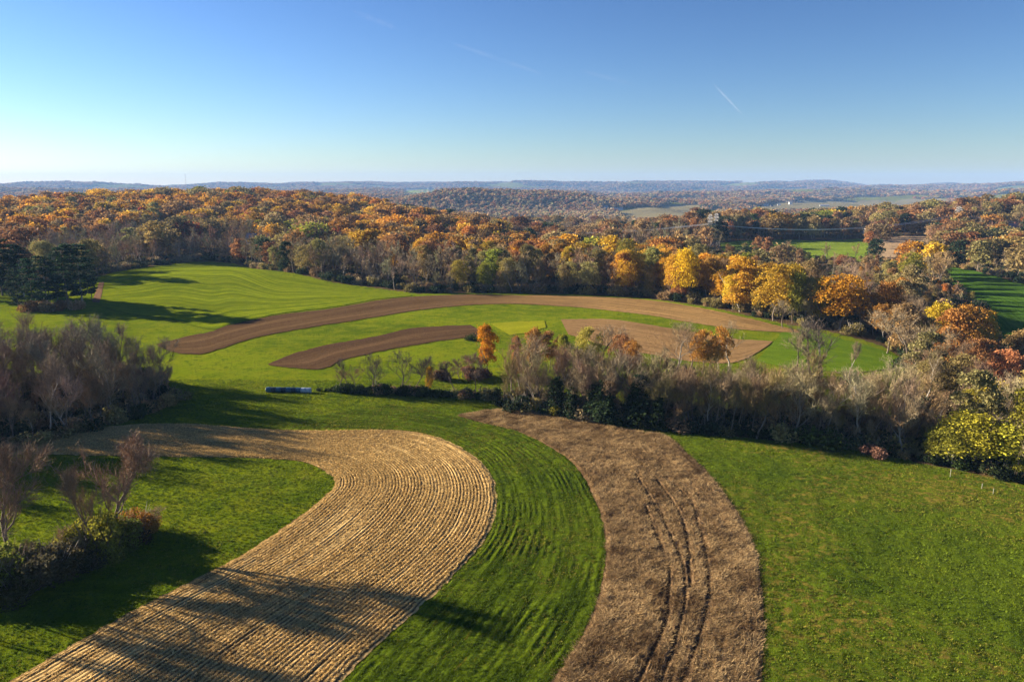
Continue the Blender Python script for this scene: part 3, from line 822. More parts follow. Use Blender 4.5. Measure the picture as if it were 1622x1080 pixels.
# left woods: bare
for x, y in jitter_in(WOOD_LEFT, 6.6, 0.95):
    px, py = project(x, y, 0)
    if px < -360: continue
    h = RS.uniform(13.5, 18.5) * (0.80 if px > 200 else 1.0) * np.interp(py, [600, 720], [1.0, 0.9])
    r = RS.rand(); c = GREY if r < 0.72 else BROWN; c_ = (0.29, 0.235, 0.165) if c is GREY else (0.25, 0.185, 0.13)
    front = inside(x, y, gpoly([(-420, 700), (0, 680), (120, 655), (225, 630), (290, 600), (290, 640), (225, 680), (0, 740), (-420, 800)])) 
    where = "along the near edge of the left woods" if front else "deep inside the left woods"
    plant("bare_tree", BARE[RS.randint(5)], x, y, h, var(c_, 0.25), "%s bare %s tree %s" % (size_word(h, 13, 15.5), CNAME[c], where), "bare tree", "bare trees of the left woods", wide=RS.uniform(0.8, 1.1))

# the grove across the middle right
front_line = gpoly([(760, 600), (790, 641), (860, 650), (920, 659), (1000, 669), (1060, 677), (1180, 687), (1300, 697), (1370, 707), (1445, 720), (1450, 600)])
for x, y in jitter_in(GROVE, 4.5, 0.92):
    px, py = project(x, y, 0)
    h = RS.uniform(12.5, 16.8) * np.interp(px, [790, 830, 960, 1060, 1250, 1440], [0.92, 1.04, 1.04, 0.90, 0.90, 1.0])
    r = RS.rand(); c = GREY if r < 0.6 else (BROWN if r < 0.88 else OLIVE)
    where = "inside the middle grove" if inside(x, y, front_line) else "at the near grove edge"
    part = "left half" if px < 1060 else "right half"
    plant("bare_tree", BARE[RS.randint(5)], x, y, h, var(c, 0.22), "%s bare %s tree %s, %s" % (size_word(h, 13, 15), CNAME[c], where, part), "bare tree", "bare trees of the middle grove", wide=RS.uniform(0.85, 1.2))

def at(px, py): 
    return ground(px, py)
# dark evergreens inside the grove
for px, py, h in ((955, 672, 9.5), (1012, 676, 11), (1020, 674, 9), (938, 668, 8), (880, 658, 8.5), (1000, 677, 7), (1042, 684, 7), (905, 664, 7), (965, 676, 6)):
    x, y = at(px, py - 3)
    plant("cedar_tree", CEDAR[0], x, y, h, var((0.028, 0.05, 0.02), 0.2), "%s dark evergreen at the near edge of the middle grove" % size_word(h, 7.5, 9.2), "evergreen tree", "dark evergreens in the middle grove", H=9)

# pines at the left
PINES = [(108, 487, 405, 1.15), (131, 484, 404, 1.1), (76, 489, 421, 1.1), (53, 486, 424, 1.0), (30, 491, 438, 0.9), (38, 470, 404, 1.2), (92, 478, 425, 1.1), (4, 468, 396, 1.3), (-30, 474, 400, 1.2), (146, 476, 420, 0.8), (18, 466, 410, 1.1)]
order = ["with the bare lower trunk", "at the right end of the pine clump", "in the middle of the pine clump", "third from the left of the pine clump", "sparse and leaning at the left of the clump", "behind the leaning pine", "behind the middle pine", "at the left edge of the picture", "just outside the left edge", "small, beside the dirt lane", "behind the left edge pines"]
for (px, py, ty, w), wd in zip(PINES, order):
    x, y = at(px, py)
    D = math.hypot(x, y); h = (py - ty) / F_PX * D * 1.04
    plant("pine_tree", PINE[RS.randint(2)], x, y, h, var(PINEG, 0.25), "dark green pine " + wd, "pine tree", "pines beside the dirt lane", H=22, wide=w * 0.98)
for i, (px, py) in enumerate(((62, 492), (80, 493), (96, 492), (118, 490), (45, 492))):
    x, y = at(px, py)
    plant("shrub", SHRUB[i % 3], x, y, 4.0, var(BROWN if i % 2 else RUST, 0.2), "%s brush under the pine clump" % ("brown" if i % 2 else "rusty brown"), "shrub", "brush below the pines", H=2.6, wide=1.1)

# special single trees
def tree(px, py, h, col, kind=None, label="", wide=1.0, bare=False, lean=(0, 0), group=None, rz=None):
    x, y = at(px, py)
    if bare: return plant("bare_tree", kind or BARE[3], x, y, h, var(col, 0.08), label, "bare tree", group, wide=wide, lean=lean, rz=rz)
    return plant("autumn_tree", kind or LEAFY[1], x, y, h, var(col, 0.08), label, "autumn tree", group, H=17, wide=wide, lean=lean)
tree(771, 592, 13.5, (0.60, 0.27, 0.02), LEAFY[1], "narrow bright orange tree at the left end of the middle grove", 0.8)
tree(818, 600, 11.5, ORANGE, LEAFY[3], "orange topped tree just behind the left part of the grove", 0.6)
tree(846, 592, 12.6, ORANGE, LEAFY[1], "orange brown tree below the yellow green patch", 0.75)
tree(870, 590, 11.5, RUST, LEAFY[2], "rusty brown tree right of the orange tree below the yellow green patch", 0.8)
tree(893, 600, 12.0, YGREEN, LEAFY[1], "yellow green tree behind the left part of the grove", 0.6)
tree(932, 590, 12.5, (0.36, 0.30, 0.06), LEAFY[2], "pale yellow tree in front of the ploughed patch", 0.9)
tree(955, 590, 14, GREY, BARE[1], "bare grey tree in front of the ploughed patch", 1.2, True)
tree(985, 600, 12, RUST, LEAFY[2], "thin rusty tree behind the grove", 0.8)
tree(1000, 606, 11, ORANGE, LEAFY[2], "thin orange tree right behind the grove", 0.7)
tree(1070, 596, 14, BROWN, BARE[3], "spreading bare brown tree at the lower edge of the ploughed patch", 1.3, True)
tree(1092, 590, 14, GREY, BARE[1], "bare tree left of the orange trees below the long ploughed strip", 1.2, True)
tree(1112, 592, 12, ORANGE, LEAFY[2], "left of the two orange trees at the end of the ploughed patch", 0.9)
tree(1138, 585, 12, ORANGE, LEAFY[2], "right of the two orange trees at the end of the ploughed patch", 0.8)
tree(1155, 580, 13, GREY, BARE[3], "bare tree with dark limbs right of the orange trees", 1.2, True)
tree(1122, 590, 9, OLIVE, LEAFY[2], "low olive tree between the orange trees", 1.0)
tree(1262, 592, 13, GREY, BARE[0], "slim bare tree left of the big bare tree in the bright green corner", 1.2, True)
tree(1283, 594, 16, (0.15, 0.12, 0.10), BARE[3], "big bare tree with dark forked trunk in the bright green corner", 1.3, True)
tree(1302, 596, 16, (0.15, 0.12, 0.10), BARE[3], "big bare tree leaning right in the bright green corner", 1.3, True, lean=(0, 0.16))
tree(1345, 600, 10, GREY, BARE[2], "small slim bare tree at the right of the bright green corner", 1.0, True)
# ravine and slope on the right
for px, py, h, col, w, lab in (
    (1508, 737, 7.5, YGREEN, 1.6, "low yellow green tree at the edge of the right hay field"),
    (1545, 739, 9.8, (0.42, 0.37, 0.04), 1.9, "broad bright yellow tree beside the right hay field"),
    (1585, 745, 9.2, (0.38, 0.35, 0.04), 1.9, "bright yellow tree right of the broad yellow one"),
    (1475, 728, 6, YGREEN, 1.2, "low yellow green thicket tree at the corner of the hay field"),
    (1612, 754, 8.5, YGREEN, 1.1, "yellow green tree at the right edge of the picture"),
    (1560, 692, 11.5, YELLOW, 1.0, "yellow tree standing behind the broad yellow tree"),
    (1535, 692, 10, (0.3, 0.27, 0.04), 1.0, "olive yellow tree left of the rear yellow tree"),
    (1588, 640, 13.5, (0.45, 0.19, 0.09), 0.95, "pinkish orange tree against the shaded hillside field"),
    (1560, 556, 14, GOLD, 0.7, "small golden tree at the foot of the hillside field"),
    (1500, 590, 19, (0.40, 0.19, 0.05), 1.15, "large orange tree below the hillside field"),
    (1478, 560, 17, (0.5, 0.36, 0.03), 0.95, "yellow tree among grey trees left of the hillside field"),
    (1525, 570, 18, ORANGE, 1.0, "orange tree touching the edge of the hillside field"),
    (1470, 640, 11, OLIVE, 1.1, "olive tree at the head of the dark ravine"),
    (1545, 620, 14, RUST, 1.1, "rusty tree on the ravine slope"),
    (1330, 522, 20, (0.50, 0.25, 0.025), 1.35, "massive dark golden oak at the forest corner"),
    (1300, 516, 18, (0.33, 0.26, 0.04), 0.9, "olive gold tree left of the massive oak"),
    (1225, 508, 21, (0.46, 0.28, 0.03), 1.2, "tall golden tree behind the end of the long ploughed strip"),
    (1172, 494, 22, GOLD, 1.2, "tall bright golden tree at the forest front"),
    (1085, 478, 23, (0.66, 0.43, 0.02), 0.85, "tallest bright yellow tree at the forest front"),
    (1068, 474, 20, GOLD, 0.8, "golden tree just left of the tallest yellow tree"),
    (1255, 512, 19, YGREEN, 0.7, "slim yellow green tree in front of the golden trees"),
    ):
    tree(px, py, h, col, LEAFY[RS.randint(4)], lab, w)
for px, py, h, w, lab in ((1432, 578, 17, 1.5, "broad grey bare tree at the forest corner by the bright green field"), (1450, 600, 16, 1.3, "bare grey tree right of the broad bare tree"),
                     (1405, 560, 14, 1.3, "bare grey tree behind the broad bare tree"), (1610, 700, 14, 1.1, "bare grey tree at the right edge behind the yellow trees"),
                     (1600, 590, 12, 1.1, "bare grey tree against the shaded far field"), (1240, 520, 11, 1.3, "pale bare tree at the end of the long ploughed strip")):
    tree(px, py, h, GREY, BARE[1], lab, w, True)
# right ravine bare growth and thicket
RAV = gpoly([(1448, 731), (1530, 747), (1622, 769), (1700, 790), (1700, 700), (1622, 680), (1500, 665), (1452, 672)])
for x, y in jitter_in(RAV, 6.5, 0.6):
    h = RS.uniform(8, 12); c = GREY if RS.rand() < 0.6 else BROWN
    plant("bare_tree", BARE[RS.randint(5)], x, y, h, var(c, 0.2), "%s bare %s tree in the thicket right of the grove" % (size_word(h, 9.5, 11), CNAME[c]), "bare tree", "bare trees in the right hand thicket", wide=1.1)

# hedgerow in the middle with small bare trees
HED = [(551, 620, 8.5, 0), (588, 621, 10.5, 3), (600, 622, 8, 3), (634, 623, 11.5, 3), (657, 624, 9.5, 2), (680, 626, 9.5, 1), (723, 627, 8.5, 2), (751, 629, 9.5, 2), (540, 620, 6, 1), (561, 621, 6, 1)]
for i, (px, py, h, k) in enumerate(HED):
    ords = ["third", "fourth", "fifth", "sixth", "seventh", "eighth", "ninth", "last", "first", "second"]
    tree(px, py, h, BROWN if i in (8, 9) else (0.14, 0.11, 0.09), BARE[k], "thin bare hedgerow tree, %s from the bales" % ords[i], 1.15, True, group="small bare trees in the middle hedgerow")
tree(681, 626, 7.2, GOLD, LEAFY[2], "small golden leafed tree in the middle hedgerow", 0.45)
hp = gpoly([(506, 622), (560, 624), (640, 627), (720, 631), (788, 635)])
hq = resample(hp, 40)
for i, (x, y) in enumerate(hq):
    px, _ = project(x, y, 0)
    c = DARKG if RS.rand() < 0.65 else (OLIVE if RS.rand() < 0.5 else BROWN)
    h = RS.uniform(1.4, 2.8) * (0.45 if i < 4 else 1)
    plant("shrub", SHRUB[i % 3], x + RS.uniform(-.6, .6), y + 1.2 + RS.uniform(-0.8, 0.8), h, var(c, 0.25), "%s %s bush in the hedgerow right of the bales" % ("low" if h < 2.1 else "rounded", CNAME[c]), "shrub", "bushes of the middle hedgerow", H=2.6)
# brushy wedge behind the hedgerow
WEDGE = gpoly([(632, 600), (668, 597), (700, 593), (772, 588), (772, 606), (700, 603), (660, 602)])
for x, y in jitter_in(WEDGE, 2.5, 0.85):
    px, _ = project(x, y, 0); h = np.interp(px, [632, 680, 770], [1.2, 2.6, 6.0]) * RS.uniform(0.8, 1.2)
    if RS.rand() < 0.75:
        plant("bare_sapling", BARE[RS.randint(3)], x, y, h, var((0.26, 0.17, 0.12), 0.2), "%s bare brown sapling in the brushy wedge above the hedgerow" % size_word(h, 2.5, 4.5), "sapling", "saplings of the brushy wedge", wide=1.5)
    else:
        plant("shrub", SHRUB[RS.randint(3)], x, y, min(h, 2.6), var(RUST if RS.rand() < 0.3 else (0.17, 0.1, 0.06), 0.2), "reddish brown brush in the wedge above the hedgerow", "shrub", "brush in the wedge", H=2.6)
x, y = at(746, 538); plant("shrub", SHRUB[0], x, y, 1.9, DARKG, "small dark bush beside the tip of the short ploughed strip", "shrub", None, H=2.6, wide=1.5)

# edge brush along grove, woods and forest foot
def edge_brush(line, step, hs, cols, label, group, jit=1.2, back=1.0):
    P = gpoly(line); L = np.linalg.norm(np.diff(P, axis=0), axis=1).sum()
    for i, (x, y) in enumerate(resample(P, int(L / step))):
        c = cols[RS.randint(len(cols))]; h = RS.uniform(*hs)
        plant("shrub", SHRUB[RS.randint(3)], x + RS.uniform(-jit, jit), y + back + RS.uniform(0, jit), h, var(c, 0.25), ("%s %s " % ("low" if h < sum(hs) / 2 else "tall", CNAME[c])) + label, "shrub", group, H=2.6, wide=RS.uniform(0.9, 1.4))
edge_brush([(792, 646), (860, 656), (920, 666), (1000, 676), (1040, 682)], 2.2, (1.2, 2.6), [DARKG, OLIVE, DARKG, YGREEN], "brush along the grove above the brown field", "brush along the grove, left part")
edge_brush([(1052, 684), (1180, 693), (1294, 704), (1364, 714), (1440, 728), (1530, 744), (1622, 766)], 2.4, (1.2, 2.8), [DARKG, DARKG, OLIVE, BROWN], "brush along the grove above the green hay field", "brush along the grove, right part")
edge_brush([(272, 640), (225, 660), (120, 690), (0, 720), (-120, 748)], 3.0, (1.5, 3.2), [DARKG, DARKG, OLIVE, BROWN], "brush at the foot of the left woods", "brush along the left woods")
for px, py, h, c, w in ((1300, 703, 3.6, (0.06, 0.09, 0.02), 1.5), (1325, 706, 3.2, (0.05, 0.08, 0.02), 1.4), (1285, 700, 2.8, (0.07, 0.1, 0.02), 1.4)):
    x, y = at(px, py); plant("shrub", SHRUB[1], x, y, h, c, "%s leafy green bush before the right half of the grove" % {3.6: "largest", 3.2: "middle sized", 2.8: "smallest"}[h], "shrub", None, H=2.6, wide=w)
x, y = at(1380, 722); plant("shrub", SHRUB[2], x, y, 2.2, (0.28, 0.15, 0.11), "heap of reddish brush at the edge of the hay field", "shrub", None, H=2.6, wide=1.3)

# left foreground hedge
tree(166, 876, 16.5, (0.30, 0.205, 0.135), VINE[0], "vine hung old tree with reddish twigs in the near hedge", 1.0, True, rz=0.6)
tree(161, 875, 13.0, (0.30, 0.215, 0.14), VINE[0], "slighter bare tree sharing the base of the vine hung tree", 0.7, True, rz=3.6)
tree(24, 905, 16.5, (0.29, 0.215, 0.145), VINE[0], "leafless tree at the left edge in the near hedge", 1.0, True, rz=2.0)
tree(-25, 930, 12.0, (0.30, 0.20, 0.16), BARE[1], "bare tree cut by the left edge of the picture", 1.1, True)
for i, (px, py, h) in enumerate(((-70, 915, 20), (-120, 935, 21), (-170, 905, 23), (-200, 955, 23), (-280, 945, 25), (-330, 975, 26), (-250, 900, 24))):
    tree(px, py, h, GREY, BARE[2], "bare hedge tree outside the left edge whose shadow crosses the stubble", 0.40, True, group="near hedge trees left of the view")
for px, py, h, c, w, lab in (
    (150, 878, 5.0, (0.22, 0.22, 0.03), 0.75, "yellow green vine mass climbing the old tree"), (168, 882, 3.2, (0.20, 0.20, 0.03), 0.9, "yellow green bush under the vine hung tree"),
    (192, 866, 3.2, (0.13, 0.15, 0.03), 0.9, "green bush right of the vine hung tree"), (215, 850, 3.0, (0.28, 0.14, 0.03), 0.9, "orange brown bush near the tip of the near hedge"),
    (236, 843, 1.8, (0.36, 0.20, 0.04), 1.1, "low orange bush at the tip of the near hedge"), (205, 862, 2.4, (0.08, 0.06, 0.03), 1.0, "dark brush below the orange brown bush"),
    (130, 892, 2.8, (0.17, 0.13, 0.05), 1.0, "olive brown bush left of the vine hung tree"), (105, 905, 2.8, (0.12, 0.10, 0.04), 1.1, "dull brown bush midway in the near hedge"),
    (78, 915, 3.2, (0.13, 0.12, 0.07), 1.1, "grey green bush between the two near hedge trees"), (50, 925, 3.4, (0.10, 0.09, 0.05), 1.2, "dark bush right of the left edge tree"),
    (8, 930, 4.0, (0.16, 0.18, 0.03), 0.9, "yellow green bush at the left edge"), (-20, 945, 3.6, (0.12, 0.13, 0.03), 1.1, "green bush cut by the left edge"),
    (30, 945, 2.6, (0.06, 0.06, 0.02), 1.3, "darkest low bush of the near hedge"), (140, 900, 2.0, (0.06, 0.06, 0.03), 1.3, "low dark bush before the vine hung tree")):
    x, y = at(px, py); plant("shrub", SHRUB_NEAR[RS.randint(2)], x, y, h, var(c, 0.1), lab, "shrub", "bushes of the near left hedge", H=2.6 / 1.3, wide=w)

for i, (x, y) in enumerate(resample(gpoly([(-30, 940), (60, 915), (120, 892), (180, 866), (232, 842)]), 26)):
    h = RS.uniform(3.0, 5.5) * (0.6 if i > 16 else 1)
    plant("bare_sapling", BARE[RS.randint(3)], x + RS.uniform(-1, 1), y + RS.uniform(0, 2), h, var((0.36, 0.26, 0.16) if i % 2 else (0.26, 0.24, 0.12), 0.2), "%s bare %s sapling in the near hedge" % (size_word(h, 3.6, 4.6), "tan" if i % 2 else "olive"), "sapling", "saplings of the near hedge", wide=1.7)

# ------------------------------------------------------------------ buildings (positions decide where trees are cleared)
HOUSES = [  # px, py, length, depth, wall height, kind, label
    (1213, 327, 16, 10, 7, 'white', "largest white farmhouse at the left end of the distant pasture"),
    (1222, 328, 9, 8, 5, 'dark', "dark roofed shed right of the largest white farmhouse"),
    (1234, 326, 12, 8, 4, 'white', "low white outbuilding between the two distant farmhouses"),
    (1252, 324, 12, 10, 8, 'white', "upright white farmhouse with trees on the distant pasture"),
    (1268, 321, 22, 9, 3.5, 'tan', "long brown barn above the distant pasture"),
    (1316, 319, 26, 10, 4, 'tan', "long barn on top of the distant pasture"),
    (1306, 327, 34, 9, 4, 'white', "long low white shed in the middle of the distant pasture"),
    (1396, 334, 14, 10, 6, 'white', "white house among blue grey trees right of the distant pasture"),
    (1073, 321, 12, 10, 7, 'white', "white house beside dark trees above the valley pasture"),
    (977, 333, 40, 12, 4, 'white', "long pale greenhouse shed left of the valley pasture"),
    (960, 330, 14, 10, 5, 'white', "small pale house behind the long greenhouse shed"),
    (682, 301, 30, 14, 8, 'white', "white hilltop farm barn near the horizon"),
    (692, 301, 14, 10, 6, 'white', "smaller white house right of the hilltop barn"),
    (94, 316, 22, 14, 12, 'white', "white house on the far blue slope at the left"),
    (400, 392, 7, 9, 8, 'white', "white gabled house half hidden in the bare woods"),
    (1381, 371, 14, 9, 4, 'white', "white roofed shed behind the valley meadow"),
    (1602, 368, 12, 9, 5, 'white', "pale house in the woods at the right edge"),
    (904, 305, 20, 10, 5, 'white', "tiny pale house on the ridge behind the wooded hill"),
    (1040, 318, 12, 9, 5, 'tan', "brown roofed house in the trees left of the dark conifers"),
    (760, 351, 12, 9, 5, 'white', "grey roofed house in the wooded valley behind the orange forest"),
    (700, 338, 12, 9, 5, 'tan', "brown house in the valley trees left of the wooded hill"),
]
HPOS = [(*ground(h[0], h[1]),) for h in HOUSES]
TOWERS = [(1122.5, 392, 27.0), (1132, 390, 27.0), (1514, 372, 25.0)]
TPOS = [(*ground(t[0], t[1]),) for t in TOWERS]

# ------------------------------------------------------------------ forests
fields_poly = FIELDS_NO_TREES
def free_mask(x, y):
    u = np.where(y > 0, x / np.maximum(y, 1), 9)
    r = np.hypot(x, y)
    m = (r > front_r(u) + 2) & (np.abs(u) < 0.80)
    for P in fields_poly: m &= ~inside(x, y, P)
    for (hx, hy), h in zip(HPOS, HOUSES):
        d = math.hypot(hx, hy); ux, uy = hx / d, hy / d
        along = (x - hx) * ux + (y - hy) * uy; across = (x - hx) * -uy + (y - hy) * ux
        clear_l = 90 if d > 900 else 26
        m &= ~((along < 12) & (along > -clear_l) & (np.abs(across) < h[2] * 0.6 + 3))
    for tx, ty in TPOS: m &= ~((np.hypot(x - tx, y - ty) < 7))
    return m

def grid_points(r0, r1, s):
    U = 0.80
    gx, gy = np.meshgrid(np.arange(-r1 * 0.66, r1 * 0.66, s), np.arange(r0 * 0.6, r1, s))
    gx = gx.ravel(); gy = gy.ravel()
    m = (np.hypot(gx, gy) > r0) & (np.hypot(gx, gy) < r1) & (np.abs(gx) < gy * 0.8)
    gx, gy = gx[m], gy[m]
    gx = gx + RS.uniform(-0.5, 0.5, gx.shape) * s; gy = gy + RS.uniform(-0.5, 0.5, gy.shape) * s
    m = free_mask(gx, gy)
    return gx[m], gy[m]

PALETTE = np.array([GREY, BROWN, OLIVE, ORANGE, GOLD, RUST, YGREEN, YELLOW, RED, (0.03, 0.05, 0.025), TANL])
#                    0     1      2      3       4     5     6       7       8    9                       10
def colour_index(x, y):
    """Which kind of tree grows where: bare along the fields, orange and gold on the hill."""
    n = len(x); r = np.hypot(x, y); u = x / y; d = r - front_r(u)
    q = RS.rand(n); cl = fbm(x / 60 + 11, y / 60 + 3, 2) ; mixv = np.clip(q * 0.75 + (cl - 0.25) * 0.5, 0, 0.999)
    idx = np.zeros(n, int)
    def choose(mask, table):
        cols = [t[0] for t in table]; w = np.cumsum([t[1] for t in table], dtype=float); w /= w[-1]
        idx[mask] = np.array(cols)[np.searchsorted(w, mixv[mask], side='right').clip(0, len(cols) - 1)]
    hill = [(RUST_, 18), (ORANGE_, 17), (1, 15), (GOLD_, 13), (10, 8), (0, 17), (2, 10), (6, 5), (8, 2)]
    choose(np.ones(n, bool), [(0, 26), (1, 20), (RUST_, 16), (ORANGE_, 14), (10, 8), (2, 8), (9, 5), (GOLD_, 3)])
    choose(r < np.interp(u, [-0.8, -0.3, -0.18, -0.06, 0.10, 0.25], [1500, 1450, 1050, 820, 600, 900]), hill)
    # bare belt between the hilltop field and the orange woods
    belt = np.interp(u, [-0.75, -0.5, -0.3, -0.12, 0.0, 0.12, 0.2], [230, 210, 150, 70, 55, 40, 25]) * (0.8 + 0.5 * fbm(x / 45, y / 45, 2))
    choose((d < belt) & (u < -0.12), [(0, 56), (1, 27), (2, 6), (5, 4), (9, 2), (8, 2)])
    choose((d < belt) & (u >= -0.12) & (u < 0.15), [(2, 26), (0, 30), (1, 26), (6, 10), (10, 6)])
    choose((d < 75) & (u >= 0.15) & (u < 0.40), [(3, 16), (4, 24), (2, 18), (5, 12), (1, 12), (0, 12), (6, 6)])
    choose((d < 260) & (d > 75) & (u >= 0.22) & (u < 0.5), [(0, 30), (1, 40), (10, 20), (2, 8), (3, 2)])
    choose((u >= 0.40) & (r < 520), [(0, 38), (1, 30), (10, 8), (3, 5), (2, 10), (6, 5), (4, 4)])
    choose((u >= 0.20) & (r > 520) & (r < 1700), [(0, 22), (1, 26), (5, 15), (10, 8), (2, 12), (3, 3), (9, 9), (6, 4), (7, 1)])
    choose(r > 2200, [(0, 28), (1, 26), (5, 17), (3, 5), (10, 6), (2, 6), (9, 12)])
    choose((u >= -0.16) & (u < 0.30) & (r > np.interp(u, [-0.16, 0, 0.1, 0.25], [900, 640, 500, 540])) & (r < 2300), [(0, 44), (1, 30), (10, 8), (5, 8), (9, 6), (3, 4)])
    return idx
RUST_, ORANGE_, GOLD_ = 5, 3, 4
BARE_IDX = (0, 1)

proto_coll = {}
def stuff_forest(name, X, Y, meshes, pick, sx, sz, tint, label, zoff=-0.1):
    """One mass of growth, its members set out by geometry nodes on a cloud of points."""
    coll = bpy.data.collections.new(name + "_kinds")
    for i, me in enumerate(meshes):
        o = bpy.data.objects.new("%s_kind_%02d" % (name, i), me); coll.objects.link(o)
    Z = terrain(X, Y) + zoff if not isinstance(zoff, np.ndarray) else zoff
    me = bpy.data.meshes.new(name); n = len(X)
    me.vertices.add(n); me.vertices.foreach_set("co", np.stack([X, Y, Z], 1).astype(np.float32).ravel())
    a = me.attributes.new("pick", 'INT', 'POINT'); a.data.foreach_set("value", np.asarray(pick, np.int32))
    a = me.attributes.new("turn", 'FLOAT_VECTOR', 'POINT'); r = np.zeros((n, 3), np.float32); r[:, 2] = RS.rand(n) * 6.283; a.data.foreach_set("vector", r.ravel())
    a = me.attributes.new("size", 'FLOAT_VECTOR', 'POINT'); a.data.foreach_set("vector", np.stack([sx, sx, sz], 1).astype(np.float32).ravel())
    a = me.attributes.new("tint", 'FLOAT_COLOR', 'POINT'); a.data.foreach_set("color", np.hstack([tint, np.ones((n, 1))]).astype(np.float32).ravel())
    o = link(name, me); tag(o, label, kind='stuff')
    g = bpy.data.node_groups.new(name + "_nodes", 'GeometryNodeTree')
    g.interface.new_socket("Geometry", in_out='INPUT', socket_type='NodeSocketGeometry')
    g.interface.new_socket("Geometry", in_out='OUTPUT', socket_type='NodeSocketGeometry')
    gi = g.nodes.new("NodeGroupInput"); go = g.nodes.new("NodeGroupOutput")
    ip = g.nodes.new("GeometryNodeInstanceOnPoints"); ci = g.nodes.new("GeometryNodeCollectionInfo")
    ci.inputs[0].default_value = coll; ci.inputs["Separate Children"].default_value = True; ci.inputs["Reset Children"].default_value = True
    def attr(nm, typ):
        x = g.nodes.new("GeometryNodeInputNamedAttribute"); x.data_type = typ; x.inputs[0].default_value = nm
        return [s for s in x.outputs if s.enabled and s.name == "Attribute"][0]
    g.links.new(gi.outputs[0], ip.inputs["Points"]); g.links.new(ci.outputs[0], ip.inputs["Instance"])
    ip.inputs["Pick Instance"].default_value = True
    g.links.new(attr("pick", 'INT'), ip.inputs["Instance Index"])
    g.links.new(attr("turn", 'FLOAT_VECTOR'), ip.inputs["Rotation"]); g.links.new(attr("size", 'FLOAT_VECTOR'), ip.inputs["Scale"])
    g.links.new(ip.outputs[0], go.inputs[0])
    md = o.modifiers.new("growth", 'NODES'); md.node_group = g
    return o

def tints(idx, a=0.30):
    n = len(idx); t = PALETTE[idx] * (1 + RS.uniform(-a, a, (n, 1))) * (1 + RS.uniform(-a, a, (n, 3)) * 0.4)
    return np.clip(t, 0.005, 1)

# near and middle forest
gx, gy = grid_points(140, 1250, 8.0)
thin = ~((np.hypot(gx, gy) > 480) & (RS.rand(len(gx)) < 0.22)); gx, gy = gx[thin], gy[thin]
ci = colour_index(gx, gy); r_ = np.hypot(gx, gy); u_ = gx / gy
# near the right hand ravine the special trees stand alone a little more
keep = ~((u_ > 0.52) & (r_ < 215) & (RS.rand(len(gx)) < 0.55))
gx, gy, ci, r_, u_ = gx[keep], gy[keep], ci[keep], r_[keep], u_[keep]
hh = np.where(np.isin(ci, BARE_IDX), RS.uniform(12.5, 18, len(gx)), RS.uniform(14.5, 20.5, len(gx)))
hh *= np.where((r_ - front_r(u_) < 14), 0.82, 1.0) * RS.uniform(0.82, 1.2, len(gx))
hh *= np.interp(u_, [-0.8, 0.2, 0.5, 0.8], [1, 1, 0.92, 0.8])
d_ = r_ - front_r(u_)
scrub = ((u_ > 0.25) & (u_ < 0.54) & (d_ > 70) & (r_ < 620)) | ((u_ > 0.56) & (r_ > 215) & (r_ < 420))
hh = np.where(scrub, hh * np.where(RS.rand(len(gx)) < 0.12, 0.75, 0.36), hh)
isb = np.isin(ci, BARE_IDX)
order = np.argsort(r_)
vis = (np.abs(u_) < 0.77)
n_bare_now = sum(1 for o in bpy.data.objects if o.get('category') == 'bare tree')
n_aut_now = sum(1 for o in bpy.data.objects if o.get('category') == 'autumn tree')
lim_b, lim_a = max(0, 300 - n_bare_now), max(0, 300 - n_aut_now)
indiv = np.zeros(len(gx), bool)
cb = ca = 0
for k in order:
    if not vis[k]: continue
    if isb[k]:
        if cb >= lim_b: continue
        cb += 1
    else:
        if ca >= lim_a: continue
        ca += 1
    indiv[k] = True
names_i = [GREY, BROWN, OLIVE, ORANGE, GOLD, RUST, YGREEN, YELLOW, RED, DARKG, TANL]
tt_ = tints(ci)
for k in np.nonzero(indiv)[0]:
    x, y, u, h = gx[k], gy[k], u_[k], hh[k]; cn = CNAME[names_i[ci[k]]]
    zone = ("at the forest edge behind the hilltop field" if u < -0.14 else "at the forest edge behind the strip" if u < 0.17 else
            "in the golden woods" if u < 0.40 else "at the forest corner by the green field" if u < 0.53 else "in the wooded ravine on the right")
    if isb[k]:
        plant("bare_tree", BARE[RS.randint(5)], x, y, h, tt_[k], "%s bare %s tree %s" % (size_word(h, 13, 16), cn, zone), "bare tree", "bare trees " + zone, wide=RS.uniform(0.9, 1.3))
    else:
        plant("autumn_tree", LEAFY[RS.randint(4)], x, y, h, tt_[k], "%s %s leaved tree %s" % (size_word(h, 15, 18), cn, zone), "autumn tree", "autumn trees " + zone, H=17, wide=RS.uniform(0.85, 1.15))
print("individual forest trees", indiv.sum(), "bare total", n_bare_now + cb, "autumn total", n_aut_now + ca)
rest = ~indiv
for flag, meshes, base_h, nm, lab, wd in ((True, BARE_FAR, 15, "bare_woodland", "mass of bare grey and brown trees of the woods behind the fields", 1.1), (False, LEAFY_MID, 17, "autumn_woodland", "mass of orange, gold and rust coloured trees covering the hill", 1.1)):
    m = rest & (isb == flag)
    n = m.sum(); s = hh[m] / base_h
    big_ = RS.uniform(0.75, 1.5, n) if not flag else RS.uniform(0.85, 1.3, n)
    stuff_forest(nm, gx[m], gy[m], [k.whole for k in meshes], RS.randint(0, len(meshes), n), s * wd * big_, s * (0.75 + 0.28 * big_), tt_[m], lab)
